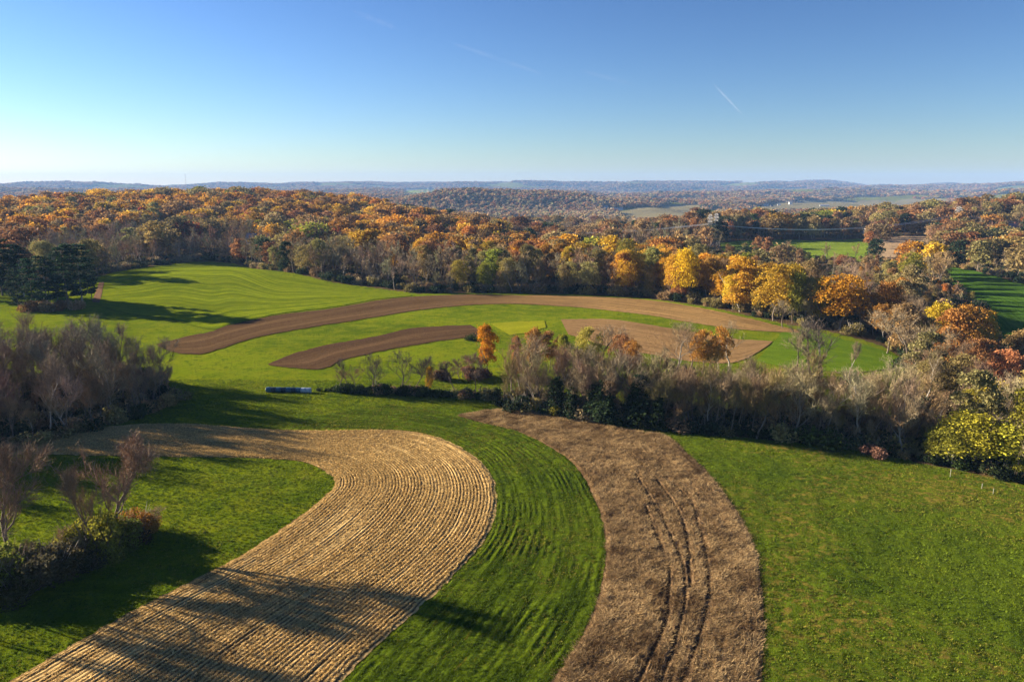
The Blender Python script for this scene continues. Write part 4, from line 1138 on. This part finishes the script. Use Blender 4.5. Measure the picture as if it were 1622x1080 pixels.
# understory shrubs below the forest so that its foot is closed
ux, uy = grid_points(140, 620, 4.2)
m = ((np.hypot(ux, uy) - front_r(ux / uy) < 60) | (ux / uy > 0.5)) & (RS.rand(len(ux)) < 0.6)
ux, uy = ux[m], uy[m]; n = len(ux)
cols = PALETTE[RS.choice([9, 2, 1, 0], n, p=[.3, .25, .25, .2])] * RS.uniform(0.7, 1.2, (n, 1))
s = RS.uniform(0.7, 1.7, n)
stuff_forest("undergrowth", ux, uy, [k.whole for k in SHRUB], RS.randint(0, 3, n), s, s, cols, "undergrowth of brush along the forest foot")
# floor of left woods and grove
q = np.vstack([jitter_in(WOOD_LEFT, 2.6, 0.6), jitter_in(GROVE, 2.4, 0.7)])
n = len(q); cols = PALETTE[RS.choice([9, 2, 1, 0], n, p=[.45, .25, .15, .15])] * RS.uniform(0.6, 1.2, (n, 1)); s = RS.uniform(0.6, 1.4, n)
q2 = np.vstack([jitter_in(WOOD_LEFT, 3.8, 0.8), jitter_in(GROVE, 2.6, 0.85)])
n2 = len(q2); c2 = PALETTE[RS.choice([0, 1, 2, 10], n2, p=[.4, .35, .15, .1])] * RS.uniform(0.7, 1.1, (n2, 1)); s2 = RS.uniform(0.32, 0.85, n2)
stuff_forest("sapling_thicket", q2[:, 0], q2[:, 1], [k.whole for k in BARE[:3]], RS.randint(0, 3, n2), s2 * 0.85, s2, c2, "thicket of thin bare saplings filling the gaps of the bare woods")
stuff_forest("thicket", q[:, 0], q[:, 1], [k.whole for k in SHRUB], RS.randint(0, 3, n), s, s, cols, "dark low thicket beneath the bare woods")

# far forests
fx, fy = grid_points(1250, 3600, 12.5)
fi = colour_index(fx, fy); n = len(fx); s = RS.uniform(0.75, 1.15, n)
clearing = fbm(fx / 240 + 31, fy / 170 + 7, 3) > 0.615
fx, fy, fi, s = fx[~clearing], fy[~clearing], fi[~clearing], s[~clearing]; n = len(fx)
stuff_forest("valley_forest", fx, fy, [k.whole for k in LEAFY_FAR], RS.randint(0, 3, n), s * RS.uniform(0.8, 1.7, n), s, tints(fi, 0.3), "autumn forest covering the valley and the hills beyond")
fx, fy = grid_points(3600, 11500, 27)
fi = colour_index(fx, fy); n = len(fx); s = RS.uniform(1.0, 1.5, n)
clearing = fbm(fx / 700 + 31, fy / 500 + 7, 3) > 0.615
fx, fy, fi, s = fx[~clearing], fy[~clearing], fi[~clearing], s[~clearing]; n = len(fx)
stuff_forest("distant_forest", fx, fy, [k.whole for k in LEAFY_FAR], RS.randint(0, 3, n), s * 2.2, s * RS.uniform(0.7, 1.1, n), tints(fi, 0.3), "distant forest on the ridges to the horizon")
print("far trees", n)

# ------------------------------------------------------------------ ground cover near the camera
def tuft_mesh(name, seed, blades, h, spread, w, mat, lean=0.5):
    rs = np.random.RandomState(seed); V = []; F = []
    for i in range(blades):
        a = rs.rand() * 6.283; r = spread * math.sqrt(rs.rand()); p = np.array([r * math.cos(a), r * math.sin(a), 0])
        b = rs.rand() * 6.283; d = np.array([math.cos(b) * lean, math.sin(b) * lean, 1.0]) * h * rs.uniform(0.6, 1.2)
        s = np.array([-math.sin(b + rs.normal()), math.cos(b + rs.normal()), 0]) * w
        V += [p - s, p + s, p + d * 0.9 + s * 0.4, p + d - s * 0.2]; F.append([4 * i, 4 * i + 1, 4 * i + 2, 4 * i + 3])
    return mesh_np(name, np.array(V), np.array(F), [mat], attrs={"lv": ('POINT', np.repeat(rs.rand(blades), 4))})
def frame_pts(x0, x1, y0, y1, n):
    px = RS.uniform(x0, x1, n); X = RS.uniform(-150, 150, n); Y = RS.uniform(50, 185, n)
    return X, Y
n = 430000
X = RS.uniform(-140, 165, n); Y = RS.uniform(50, 185, n)
PX, PY = project(X, Y, 0.0)
m = (PX > -30) & (PX < 1655) & (PY < 1105) & (PY > 600)
A_poly = strip_poly(A_out, A_in); C_poly = strip_poly(C_left, C_right); B_poly = strip_poly(B_left, B_right); D_poly = strip_poly(D_near, D_far)
uu = X / Y
m &= ~inside(X, Y, A_poly) & ~inside(X, Y, C_poly) & ~inside(X, Y, WOOD_LEFT) & ~inside(X, Y, GROVE) & (np.hypot(X, Y) < front_r(uu))
X, Y, PY = X[m], Y[m], PY[m]
inB, inD = inside(X, Y, B_poly), inside(X, Y, D_poly)
keep = RS.rand(len(X)) < np.where(inB | inD, 0.85, 0.5)
X, Y, inB, inD = X[keep], Y[keep], inB[keep], inD[keep]; n = len(X)
g0 = np.array([0.075, 0.128, 0.010]); g1 = np.array([0.185, 0.240, 0.016]); gd = np.array([0.27, 0.25, 0.03]); gb = np.array([0.20, 0.16, 0.04])
k = np.clip(fbm(X / 9, Y / 9, 3) * 1.6 - 0.35 + RS.uniform(-0.18, 0.18, n), 0, 1)[:, None]
col = g0 * (1 - k) + g1 * k
dry = (0.5 * fbm(X / 4 + 50, Y / 4 + 20, 3) + 0.6 * fbm(X / 22 + 5, Y / 22 + 2, 2) + 0.30 * RS.rand(n)) > np.where(inB, 0.76, np.where(inD, 0.76, 0.86))
wd_ = RS.uniform(0.1, 1.0, (dry.sum(), 1)); col[dry] = (gd * 0.6 + gb * 0.4) * wd_ + col[dry] * (1 - wd_)
s = RS.uniform(0.6, 1.3, n) * np.where(inB | inD, 1.0, 0.8)
TUFT = [tuft_mesh("grass_tuft", 600 + i, 9, 0.19, 0.24, 0.04, M_LEAF, 0.6) for i in range(3)]
stuff_forest("grass", X, Y, TUFT, RS.randint(0, 3, n), s, s, col, "short green and yellowing crop plants covering the near fields", zoff=0.03)
print("tufts", n)
# flattened stalks on the brown strip
def on_field(Fd, n, fn=None):
    nv, nu = Fd['X'].shape
    i = RS.rand(n) * (nv - 1.001); j = RS.rand(n) * (nu - 1.001)
    return i, j
def sample(Fd, i, j, key):
    A = Fd[key]; i0 = i.astype(int); j0 = j.astype(int); fi = i - i0; fj = j - j0
    return (A[i0, j0] * (1 - fj) + A[i0, j0 + 1] * fj) * (1 - fi) + (A[i0 + 1, j0] * (1 - fj) + A[i0 + 1, j0 + 1] * fj) * fi
i, j = on_field(FC, 52000)
X, Y, Z = (sample(FC, i, j, k) for k in "XYZ"); PX, PY = project(X, Y, Z)
Dm = np.full(len(X), 99.0)
for q in RUTS:
    for k2 in range(0, len(q), 3): Dm = np.minimum(Dm, np.hypot(X - q[k2, 0], Y - q[k2, 1]))
m = (PY < 1100) & (Dm > 0.5) & (np.minimum(j, FC['X'].shape[1] - j) > 2)
X, Y, Z = X[m], Y[m], Z[m]; n = len(X)
STRAW = [tuft_mesh("straw_tuft", 620 + q, 8, 0.30, 0.30, 0.030, M_LEAF, 1.6) for q in range(3)]
k = np.clip(fbm(X / 3, Y / 3, 3) * 1.5 - 0.25 + RS.uniform(-0.35, 0.35, n), 0, 1)[:, None]
col = np.array([0.12, 0.070, 0.034]) * (1 - k) + np.array([0.52, 0.37, 0.20]) * k
s = RS.uniform(0.6, 1.3, n)
stuff_forest("flattened_stalks", X, Y, STRAW, RS.randint(0, 3, n), s, s, col, "flattened brown stalks littering the curved strip", zoff=Z - 0.06)
# stubble along the planting rows
nv, nu = FA['X'].shape
n = 120000
i = RS.rand(n) * (nv - 1.001); row = RS.randint(1, A_ROWS, n) + 0.25 + RS.normal(size=n) * 0.20
thick = fbm(row * 0.55, i / nv * 14, 3) + 0.25 * RS.rand(n)
i, row = i[thick > 0.47], row[thick > 0.47]; n = len(i)
j = np.clip(row / A_ROWS * (nu - 1), 1, nu - 2.01)
X, Y, Z = (sample(FA, i, j, k) for k in "XYZ"); PX, PY = project(X, Y, Z)
m = (PY < 1100) & (PX > -30)
X, Y, Z = X[m], Y[m], Z[m]; n = len(X)
STUB = [tuft_mesh("stubble_tuft", 640 + q, 6, 0.15, 0.17, 0.026, M_LEAF, 0.9) for q in range(3)]
k = RS.rand(n, 1)
col = np.array([0.34, 0.22, 0.08]) * (1 - k) + np.array([0.74, 0.54, 0.25]) * k
s = RS.uniform(0.6, 1.3, n)
stuff_forest("corn_stubble", X, Y, STUB, RS.randint(0, 3, n), s, s, col, "cut corn stubble standing in curved rows", zoff=Z - 0.03)

# ------------------------------------------------------------------ wrapped bales
BALE_W = [simple("bale_wrap_" + nm, c, rough=0.35, var=0.25, scale=2.5, spec=0.5) for nm, c in (("blue", (0.03, 0.09, 0.15)), ("dark", (0.012, 0.03, 0.05)), ("pale", (0.35, 0.42, 0.50)))]
def bale_mesh(seed, mat):
    rs = np.random.RandomState(seed); V = []; F = []; n = 20; prof = [(-0.58, 0.30), (-0.60, 0.52), (-0.54, 0.60), (-0.2, 0.625), (0.2, 0.625), (0.54, 0.60), (0.60, 0.52), (0.58, 0.30)]
    for a, r in prof:
        for k in range(n):
            t = k / n * 6.2832; q = r * (1 + 0.02 * rs.normal()); z = math.sin(t) * q
            V.append((a, math.cos(t) * q, max(z, -0.56) + 0.56))
    for i in range(len(prof) - 1):
        for k in range(n):
            F.append((i * n + k, i * n + (k + 1) % n, (i + 1) * n + (k + 1) % n, (i + 1) * n + k))
    F.append(tuple(range(n))[::-1]); F.append(tuple(range((len(prof) - 1) * n, len(prof) * n)))
    me = bpy.data.meshes.new("bale"); me.from_pydata(V, [], F); me.materials.append(mat); me.update(); return me
b0 = np.array(ground(426, 620.5)); b1 = np.array(ground(489, 621.5)); NB = 9
rzb = math.atan2(*(b1 - b0)[::-1])
ordn = ["first", "second", "third", "fourth", "fifth", "sixth", "seventh", "eighth", "ninth"]
for i in range(NB):
    p = b0 + (b1 - b0) * i / (NB - 1); mk = [0, 1, 0, 1, 0, 1, 0, 2, 2][i]
    o = link("wrapped_bale", bale_mesh(i, BALE_W[mk])); o.location = (p[0], p[1], float(terrain(*p)) - 0.02); o.rotation_euler = (0, 0, rzb + RS.uniform(-0.04, 0.04))
    wdt = np.linalg.norm(b1 - b0) / (NB - 1) / 1.22; o.scale = (wdt, 1.05, 1.05)
    tag(o, "%s plastic wrapped hay bale, %s from the left end of the row" % (("blue", "dark blue", "pale grey")[mk], ordn[i]), "hay bale", "wrapped hay bales in a row")

# ------------------------------------------------------------------ marker stakes at the right
W_POST = simple("weathered_white_paint", (0.24, 0.24, 0.17), 0.8)
for px, py, h, lab in ((1505, 756, 1.5, "tallest pale marker stake near the edge of the right hay field"), (1555, 775, 1.0, "middle of the three pale marker stakes on the right hay field"), (1573, 783, 1.0, "pale marker stake farthest right on the hay field")):
    x, y = at(px, py); g = Geo(); g.box(-0.045, 0.045, -0.045, 0.045, -0.1, h); g.box(-0.08, 0.08, -0.08, 0.08, h, h + 0.05)
    o = link("marker_stake", g.mesh("marker_stake", W_POST)); o.location = (x, y, float(terrain(x, y))); tag(o, lab, "stake", "marker stakes on the hay field")

# ------------------------------------------------------------------ houses
WALLS = {'white': simple("white_siding", (0.78, 0.77, 0.74), 0.7, 0.05), 'tan': simple("brown_boards", (0.25, 0.16, 0.10), 0.8), 'dark': simple("dark_boards", (0.10, 0.09, 0.09), 0.8)}
ROOFS = {'white': simple("grey_shingles", (0.30, 0.30, 0.31), 0.7), 'tan': simple("rusty_roof", (0.30, 0.22, 0.18), 0.7), 'dark': simple("black_shingles", (0.06, 0.06, 0.07), 0.7)}
M_GLASS = simple("window_glass", (0.04, 0.05, 0.07), 0.15, spec=0.6); M_BRICK = simple("chimney_brick", (0.25, 0.11, 0.07), 0.9)
for (px, py, L, Dp, Hh, kd, lab), (x, y) in zip(HOUSES, HPOS):
    nm = "barn" if "barn" in lab else "shed" if "shed" in lab or "outbuilding" in lab else "house"
    e = empty(nm, (x, y, float(terrain(x, y)) - 0.3), RS.uniform(-0.35, 0.35)); tag(e, lab, nm)
    g = Geo(); g.box(-L / 2, L / 2, -Dp / 2, Dp / 2, 0, Hh); rh = Dp * 0.38
    g.add([(-L / 2, -Dp / 2, Hh), (-L / 2, Dp / 2, Hh), (-L / 2, 0, Hh + rh * 0.96), (L / 2, -Dp / 2, Hh), (L / 2, Dp / 2, Hh), (L / 2, 0, Hh + rh * 0.96)], [(0, 2, 1), (3, 4, 5)])
    link("wall", g.mesh("wall", WALLS[kd]), e)
    g = Geo(); ov = 0.5; th = 0.25
    for s in (-1, 1):
        a = (-L / 2 - ov, s * (Dp / 2 + ov), Hh - ov * 0.76); b = (L / 2 + ov, s * (Dp / 2 + ov), Hh - ov * 0.76); c = (L / 2 + ov, 0, Hh + rh); d = (-L / 2 - ov, 0, Hh + rh)
        V = [a, b, c, d] + [(p[0], p[1], p[2] + th) for p in (a, b, c, d)]
        g.add(V, [(0, 1, 2, 3), (7, 6, 5, 4), (0, 4, 5, 1), (1, 5, 6, 2), (2, 6, 7, 3), (3, 7, 4, 0)])
    rf = link("roof", g.mesh("roof", ROOFS[kd]), e)
    if nm == "house":
        g = Geo(); g.box(L * 0.2, L * 0.2 + 1, -0.5, 0.5, Hh + rh * 0.7, Hh + rh + 1.2); link("chimney", g.mesh("chimney", M_BRICK), rf)
    g = Geo(); g.box(-0.6, 0.6, -Dp / 2 - 0.06, -Dp / 2 + 0.02, 0.3, 2.4); link("door", g.mesh("door", ROOFS[kd]), e)
    nw = max(2, int(L / 4))
    for k in range(nw):
        wx = -L / 2 + (k + 0.5) * L / nw
        for fl in range(2 if Hh > 6 else 1):
            if abs(wx) < 1.3 and fl == 0: continue
            g = Geo(); g.box(wx - 0.55, wx + 0.55, -Dp / 2 - 0.05, -Dp / 2 + 0.02, 1.2 + fl * 2.9, 2.7 + fl * 2.9); link("window", g.mesh("window", M_GLASS), e)

# silos beside the hilltop farm
M_SILO = simple("silo_concrete", (0.62, 0.62, 0.60), 0.7)
x, y = ground(678, 301)
e = empty("silo", (x, y, float(terrain(x, y)) - 0.3)); tag(e, "tall pale silo left of the hilltop barn", "silo")
V, F = tubes([[0, 0, 0, 0, 0, 17, 3.2, 3.2]], 14); link("silo_body", mesh_np("silo_body", V, F, [M_SILO], smooth=True), e)
V, F = tubes([[0, 0, 17, 0, 0, 18.6, 3.2, 2.0], [0, 0, 18.6, 0, 0, 19.4, 2.0, 0.1]], 14); link("dome", mesh_np("dome", V, F, [M_SILO], smooth=True), e)

# ------------------------------------------------------------------ pylons, wires, mast
M_STEEL = simple("galvanised_steel", (0.30, 0.30, 0.31), 0.5, 0.1); M_WIRE = simple("aluminium_wire", (0.75, 0.74, 0.72), 0.4, 0.05); M_INS = simple("insulator_glaze", (0.5, 0.5, 0.48), 0.3)
def pylon(x, y, H, rz, label):
    e = empty("pylon", (x, y, float(terrain(x, y)) - 0.3), rz); tag(e, label, "pylon", "lattice pylons of the power line")
    w0, w1 = 2.9, 0.7; lv = np.linspace(0, 1, 10)
    def corner(t, sx, sy): 
        w = w0 + (w1 - w0) * min(1, t / 0.75); return (sx * w, sy * w, t * H)
    for sx, sy in ((-1, -1), (1, -1), (1, 1), (-1, 1)):
        g = Geo()
        for a, b in zip(lv[:-1], lv[1:]): g.bar(corner(a, sx, sy), corner(b, sx, sy), 0.13)
        link("leg", g.mesh("leg", M_STEEL), e)
    g = Geo(); cs = [(-1, -1), (1, -1), (1, 1), (-1, 1)]
    for a, b in zip(lv[:-1], lv[1:]):
        for k in range(4):
            c, d = cs[k], cs[(k + 1) % 4]
            g.bar(corner(a, *c), corner(b, *d), 0.06); g.bar(corner(a, *d), corner(b, *c), 0.06); g.bar(corner(b, *c), corner(b, *d), 0.05)
    link("bracing", g.mesh("bracing", M_STEEL), e)
    att = []
    for hz, L in ((0.80, 3.6), (0.90, 4.3), (0.985, 3.0)):
        g = Geo()
        for s in (-1, 1):
            for yy in (-0.6, 0.6):
                g.bar((0, yy, H * hz), (s * L, 0, H * hz + 0.5), 0.12); g.bar((0, yy, H * hz + 1.5), (s * L, 0, H * hz + 0.5), 0.10)
        arm = link("cross_arm", g.mesh("cross_arm", M_STEEL), e)
        for s in (-1, 1):
            g = Geo(); g.bar((s * L, 0, H * hz + 0.4), (s * L, 0, H * hz - 1.6), 0.08); link("insulator", g.mesh("insulator", M_INS), arm)
            att.append((s * L, 0, H * hz - 1.6))
    return e, att
line_dir = math.atan2(TPOS[2][1] - TPOS[0][1], TPOS[2][0] - TPOS[0][0])
py_lab = ["left pylon of the close pair above the golden trees", "right pylon of the close pair above the golden trees", "pylon in front of the yellow trees at the far right"]
PY = []
for (tx, ty), T, lb in zip(TPOS, TOWERS, py_lab):
    PY.append(pylon(tx, ty, T[2], line_dir + math.pi / 2, lb))
bpy.context.view_layer.update()
def wpos(e, p):
    return e.matrix_world @ Vector(p)
def wire(p, q, sag, label):
    g = Geo(); n = 28; pts = []
    for k in range(n + 1):
        t = k / n; c = p.lerp(q, t); c.z -= sag * 4 * t * (1 - t); pts.append(c)
    for a, b in zip(pts[:-1], pts[1:]): g.bar(a, b, 0.10)
    o = link("power_line", g.mesh("power_line", M_WIRE)); tag(o, label, "power line", "overhead wires between pylons")
off = np.array(TPOS[2]) - np.array(TPOS[0])
wx, wy = ground(860, 372)
for i in range(2):
    a = PY[0][1][i]; z0 = wpos(PY[0][0], a)
    wire(z0, wpos(PY[2][0], PY[2][1][i]), 8.5, "%s wire sagging between the pylon pair and the far right pylon" % ("front", "rear")[i])
    far = Vector((z0.x - 330, z0.y + 60 + 8 * i, z0.z - 4)); wire(z0, far, 9, "%s wire leading left from the pylon pair over the forest" % ("front", "rear")[i])
    z1 = wpos(PY[2][0], PY[2][1][i]); far = Vector((z1.x + 300, z1.y + 30, z1.z - 22)); wire(z1, far, 4, "%s wire leading right from the far right pylon" % ("front", "rear")[i])
# radio mast on the horizon
mx, my = ground(306, 300); 
dd = 6200.0; mx, my = (306 - CX) / F_PX * dd, dd
mz = float(terrain(mx, my)); top = CAM_Z + (293 - 276) / F_PX * dd
e = empty("radio_mast", (mx, my, mz)); tag(e, "thin radio mast rising over the left horizon", "radio mast")
Hm = top - mz; g = Geo(); w = 1.3
for sx, sy in ((-1, -1), (1, -1), (0, 1)): g.bar((sx * w, sy * w, 0), (sx * w, sy * w, Hm), 0.5)
link("mast_frame", g.mesh("mast_frame", M_STEEL), e)
g = Geo()
for k in range(int(Hm / 4)):
    g.bar((-w, -w, k * 4), (w, -w, k * 4 + 4), 0.25); g.bar((w, -w, k * 4), (0, w, k * 4 + 4), 0.25)
link("bracing", g.mesh("bracing", M_STEEL), e)

# ------------------------------------------------------------------ contrails, high and far
def contrail(p, q, w, alpha, label, dist=60000.0, broken=0.5):
    def P(px, py):
        d = Vector(((px - CX) / F_PX, cp + (CY - py) / F_PX * sp, -sp + (CY - py) / F_PX * cp)); return Vector((0, 0, CAM_Z)) + d * dist
    a, b = P(*p), P(*q); ax = (b - a).normalized(); s1 = ax.orthogonal().normalized(); s2 = ax.cross(s1); n = 40; m = 10
    V = []; F = []; r0 = w / F_PX * dist * 0.5
    for i in range(n + 1):
        t = i / n; c = a.lerp(b, t); r = r0 * (0.25 + 0.75 * math.sin(math.pi * min(1, t * 1.1)) ** 0.6) * (1 + 0.25 * RS.normal() * 0.5) + 1
        for k in range(m):
            th = k / m * 6.2832; V.append(tuple(c + (s1 * math.cos(th) + s2 * math.sin(th)) * r))
    for i in range(n):
        for k in range(m): F.append((i * m + k, i * m + (k + 1) % m, (i + 1) * m + (k + 1) % m, (i + 1) * m + k))
    t = NT("contrail_ice"); lw = t.n("LayerWeight"); lw.inputs[0].default_value = 0.5
    nz = t.noise(t.n("NewGeometry").outputs["Position"], 0.0006, 4, 0.7)
    f = t.math('MULTIPLY', t.math('MULTIPLY', t.math('SUBTRACT', 1.0, lw.outputs["Facing"]), t.ramp(nz, broken - 0.2, broken + 0.2)), alpha, clamp=True)
    d = t.n("BsdfTranslucent"); d.inputs[0].default_value = (0.9, 0.9, 0.92, 1); d2 = t.n("BsdfDiffuse"); d2.inputs[0].default_value = (0.9, 0.9, 0.92, 1)
    ad = t.n("AddShader"); t.l(d.outputs[0], ad.inputs[0]); t.l(d2.outputs[0], ad.inputs[1])
    tr = t.n("BsdfTransparent"); mx_ = t.n("MixShader"); t.l(f, mx_.inputs[0]); t.l(tr.outputs[0], mx_.inputs[1]); t.l(ad.outputs[0], mx_.inputs[2]); t.l(mx_.outputs[0], t.out.inputs[0])
    me = bpy.data.meshes.new("contrail"); me.from_pydata([tuple(v) for v in V], [], F); me.materials.append(t.m)
    me.polygons.foreach_set("use_smooth", [True] * len(F)); me.update()
    tag(link("contrail", me), label, "contrail", None)
contrail((1131, 134), (1176, 182), 2.6, 0.09, "short bright contrail falling to the right over the right half", broken=0.4)
contrail((560, 18), (634, 48), 11, 0.02, "faint broad contrail high at the upper left")
contrail((720, 70), (866, 120), 9, 0.015, "very faint long contrail high over the centre")
contrail((920, 112), (1010, 136), 8, 0.013, "faint contrail remnant between the centre and the bright contrail")

# ------------------------------------------------------------------ haze
hz = Geo(); hz.box(-13500, 13500, -13500, 13500, -75, 240)
t = NT("thin_autumn_haze"); pv = t.n("VolumePrincipled"); pv.inputs["Color"].default_value = (0.28, 0.52, 1.0, 1); pv.inputs["Density"].default_value = HAZE_DENSITY; pv.inputs["Anisotropy"].default_value = 0.0
t.l(pv.outputs[0], t.out.inputs[1])
o = link("haze", hz.mesh("haze", t.m)); tag(o, "thin blue haze of autumn air over the valley", kind='stuff')

# ------------------------------------------------------------------ labels shared by chance get a place of their own
bpy.context.view_layer.update()
groups = {}
for ob in bpy.data.objects:
    if ob.get('category') and ob.parent is None: groups.setdefault(ob['label'], []).append(ob)
ORD = ["leftmost", "second from left", "third from left", "fourth from left", "fifth from left", "sixth from left", "seventh from left", "eighth from left", "ninth from left", "tenth from left"]
for lb, obs in groups.items():
    if len(obs) < 2 or 'outside the left edge' in lb: continue
    obs.sort(key=lambda ob: project(ob.location.x, ob.location.y, 0)[0])
    for k, ob in enumerate(obs):
        if k < len(ORD): word = ORD[k]
        elif len(obs) - 1 - k < len(ORD): word = ORD[len(obs) - 1 - k].replace("left", "right")
        else: word = "%dth from left" % (k + 1)
        ob['label'] = "%s, %s" % (lb, word)

for ob in bpy.data.objects:
    if ob.get('category') and len(ob['label'].replace(',', ' ').split()) > 16: print("LONG", ob['label'])
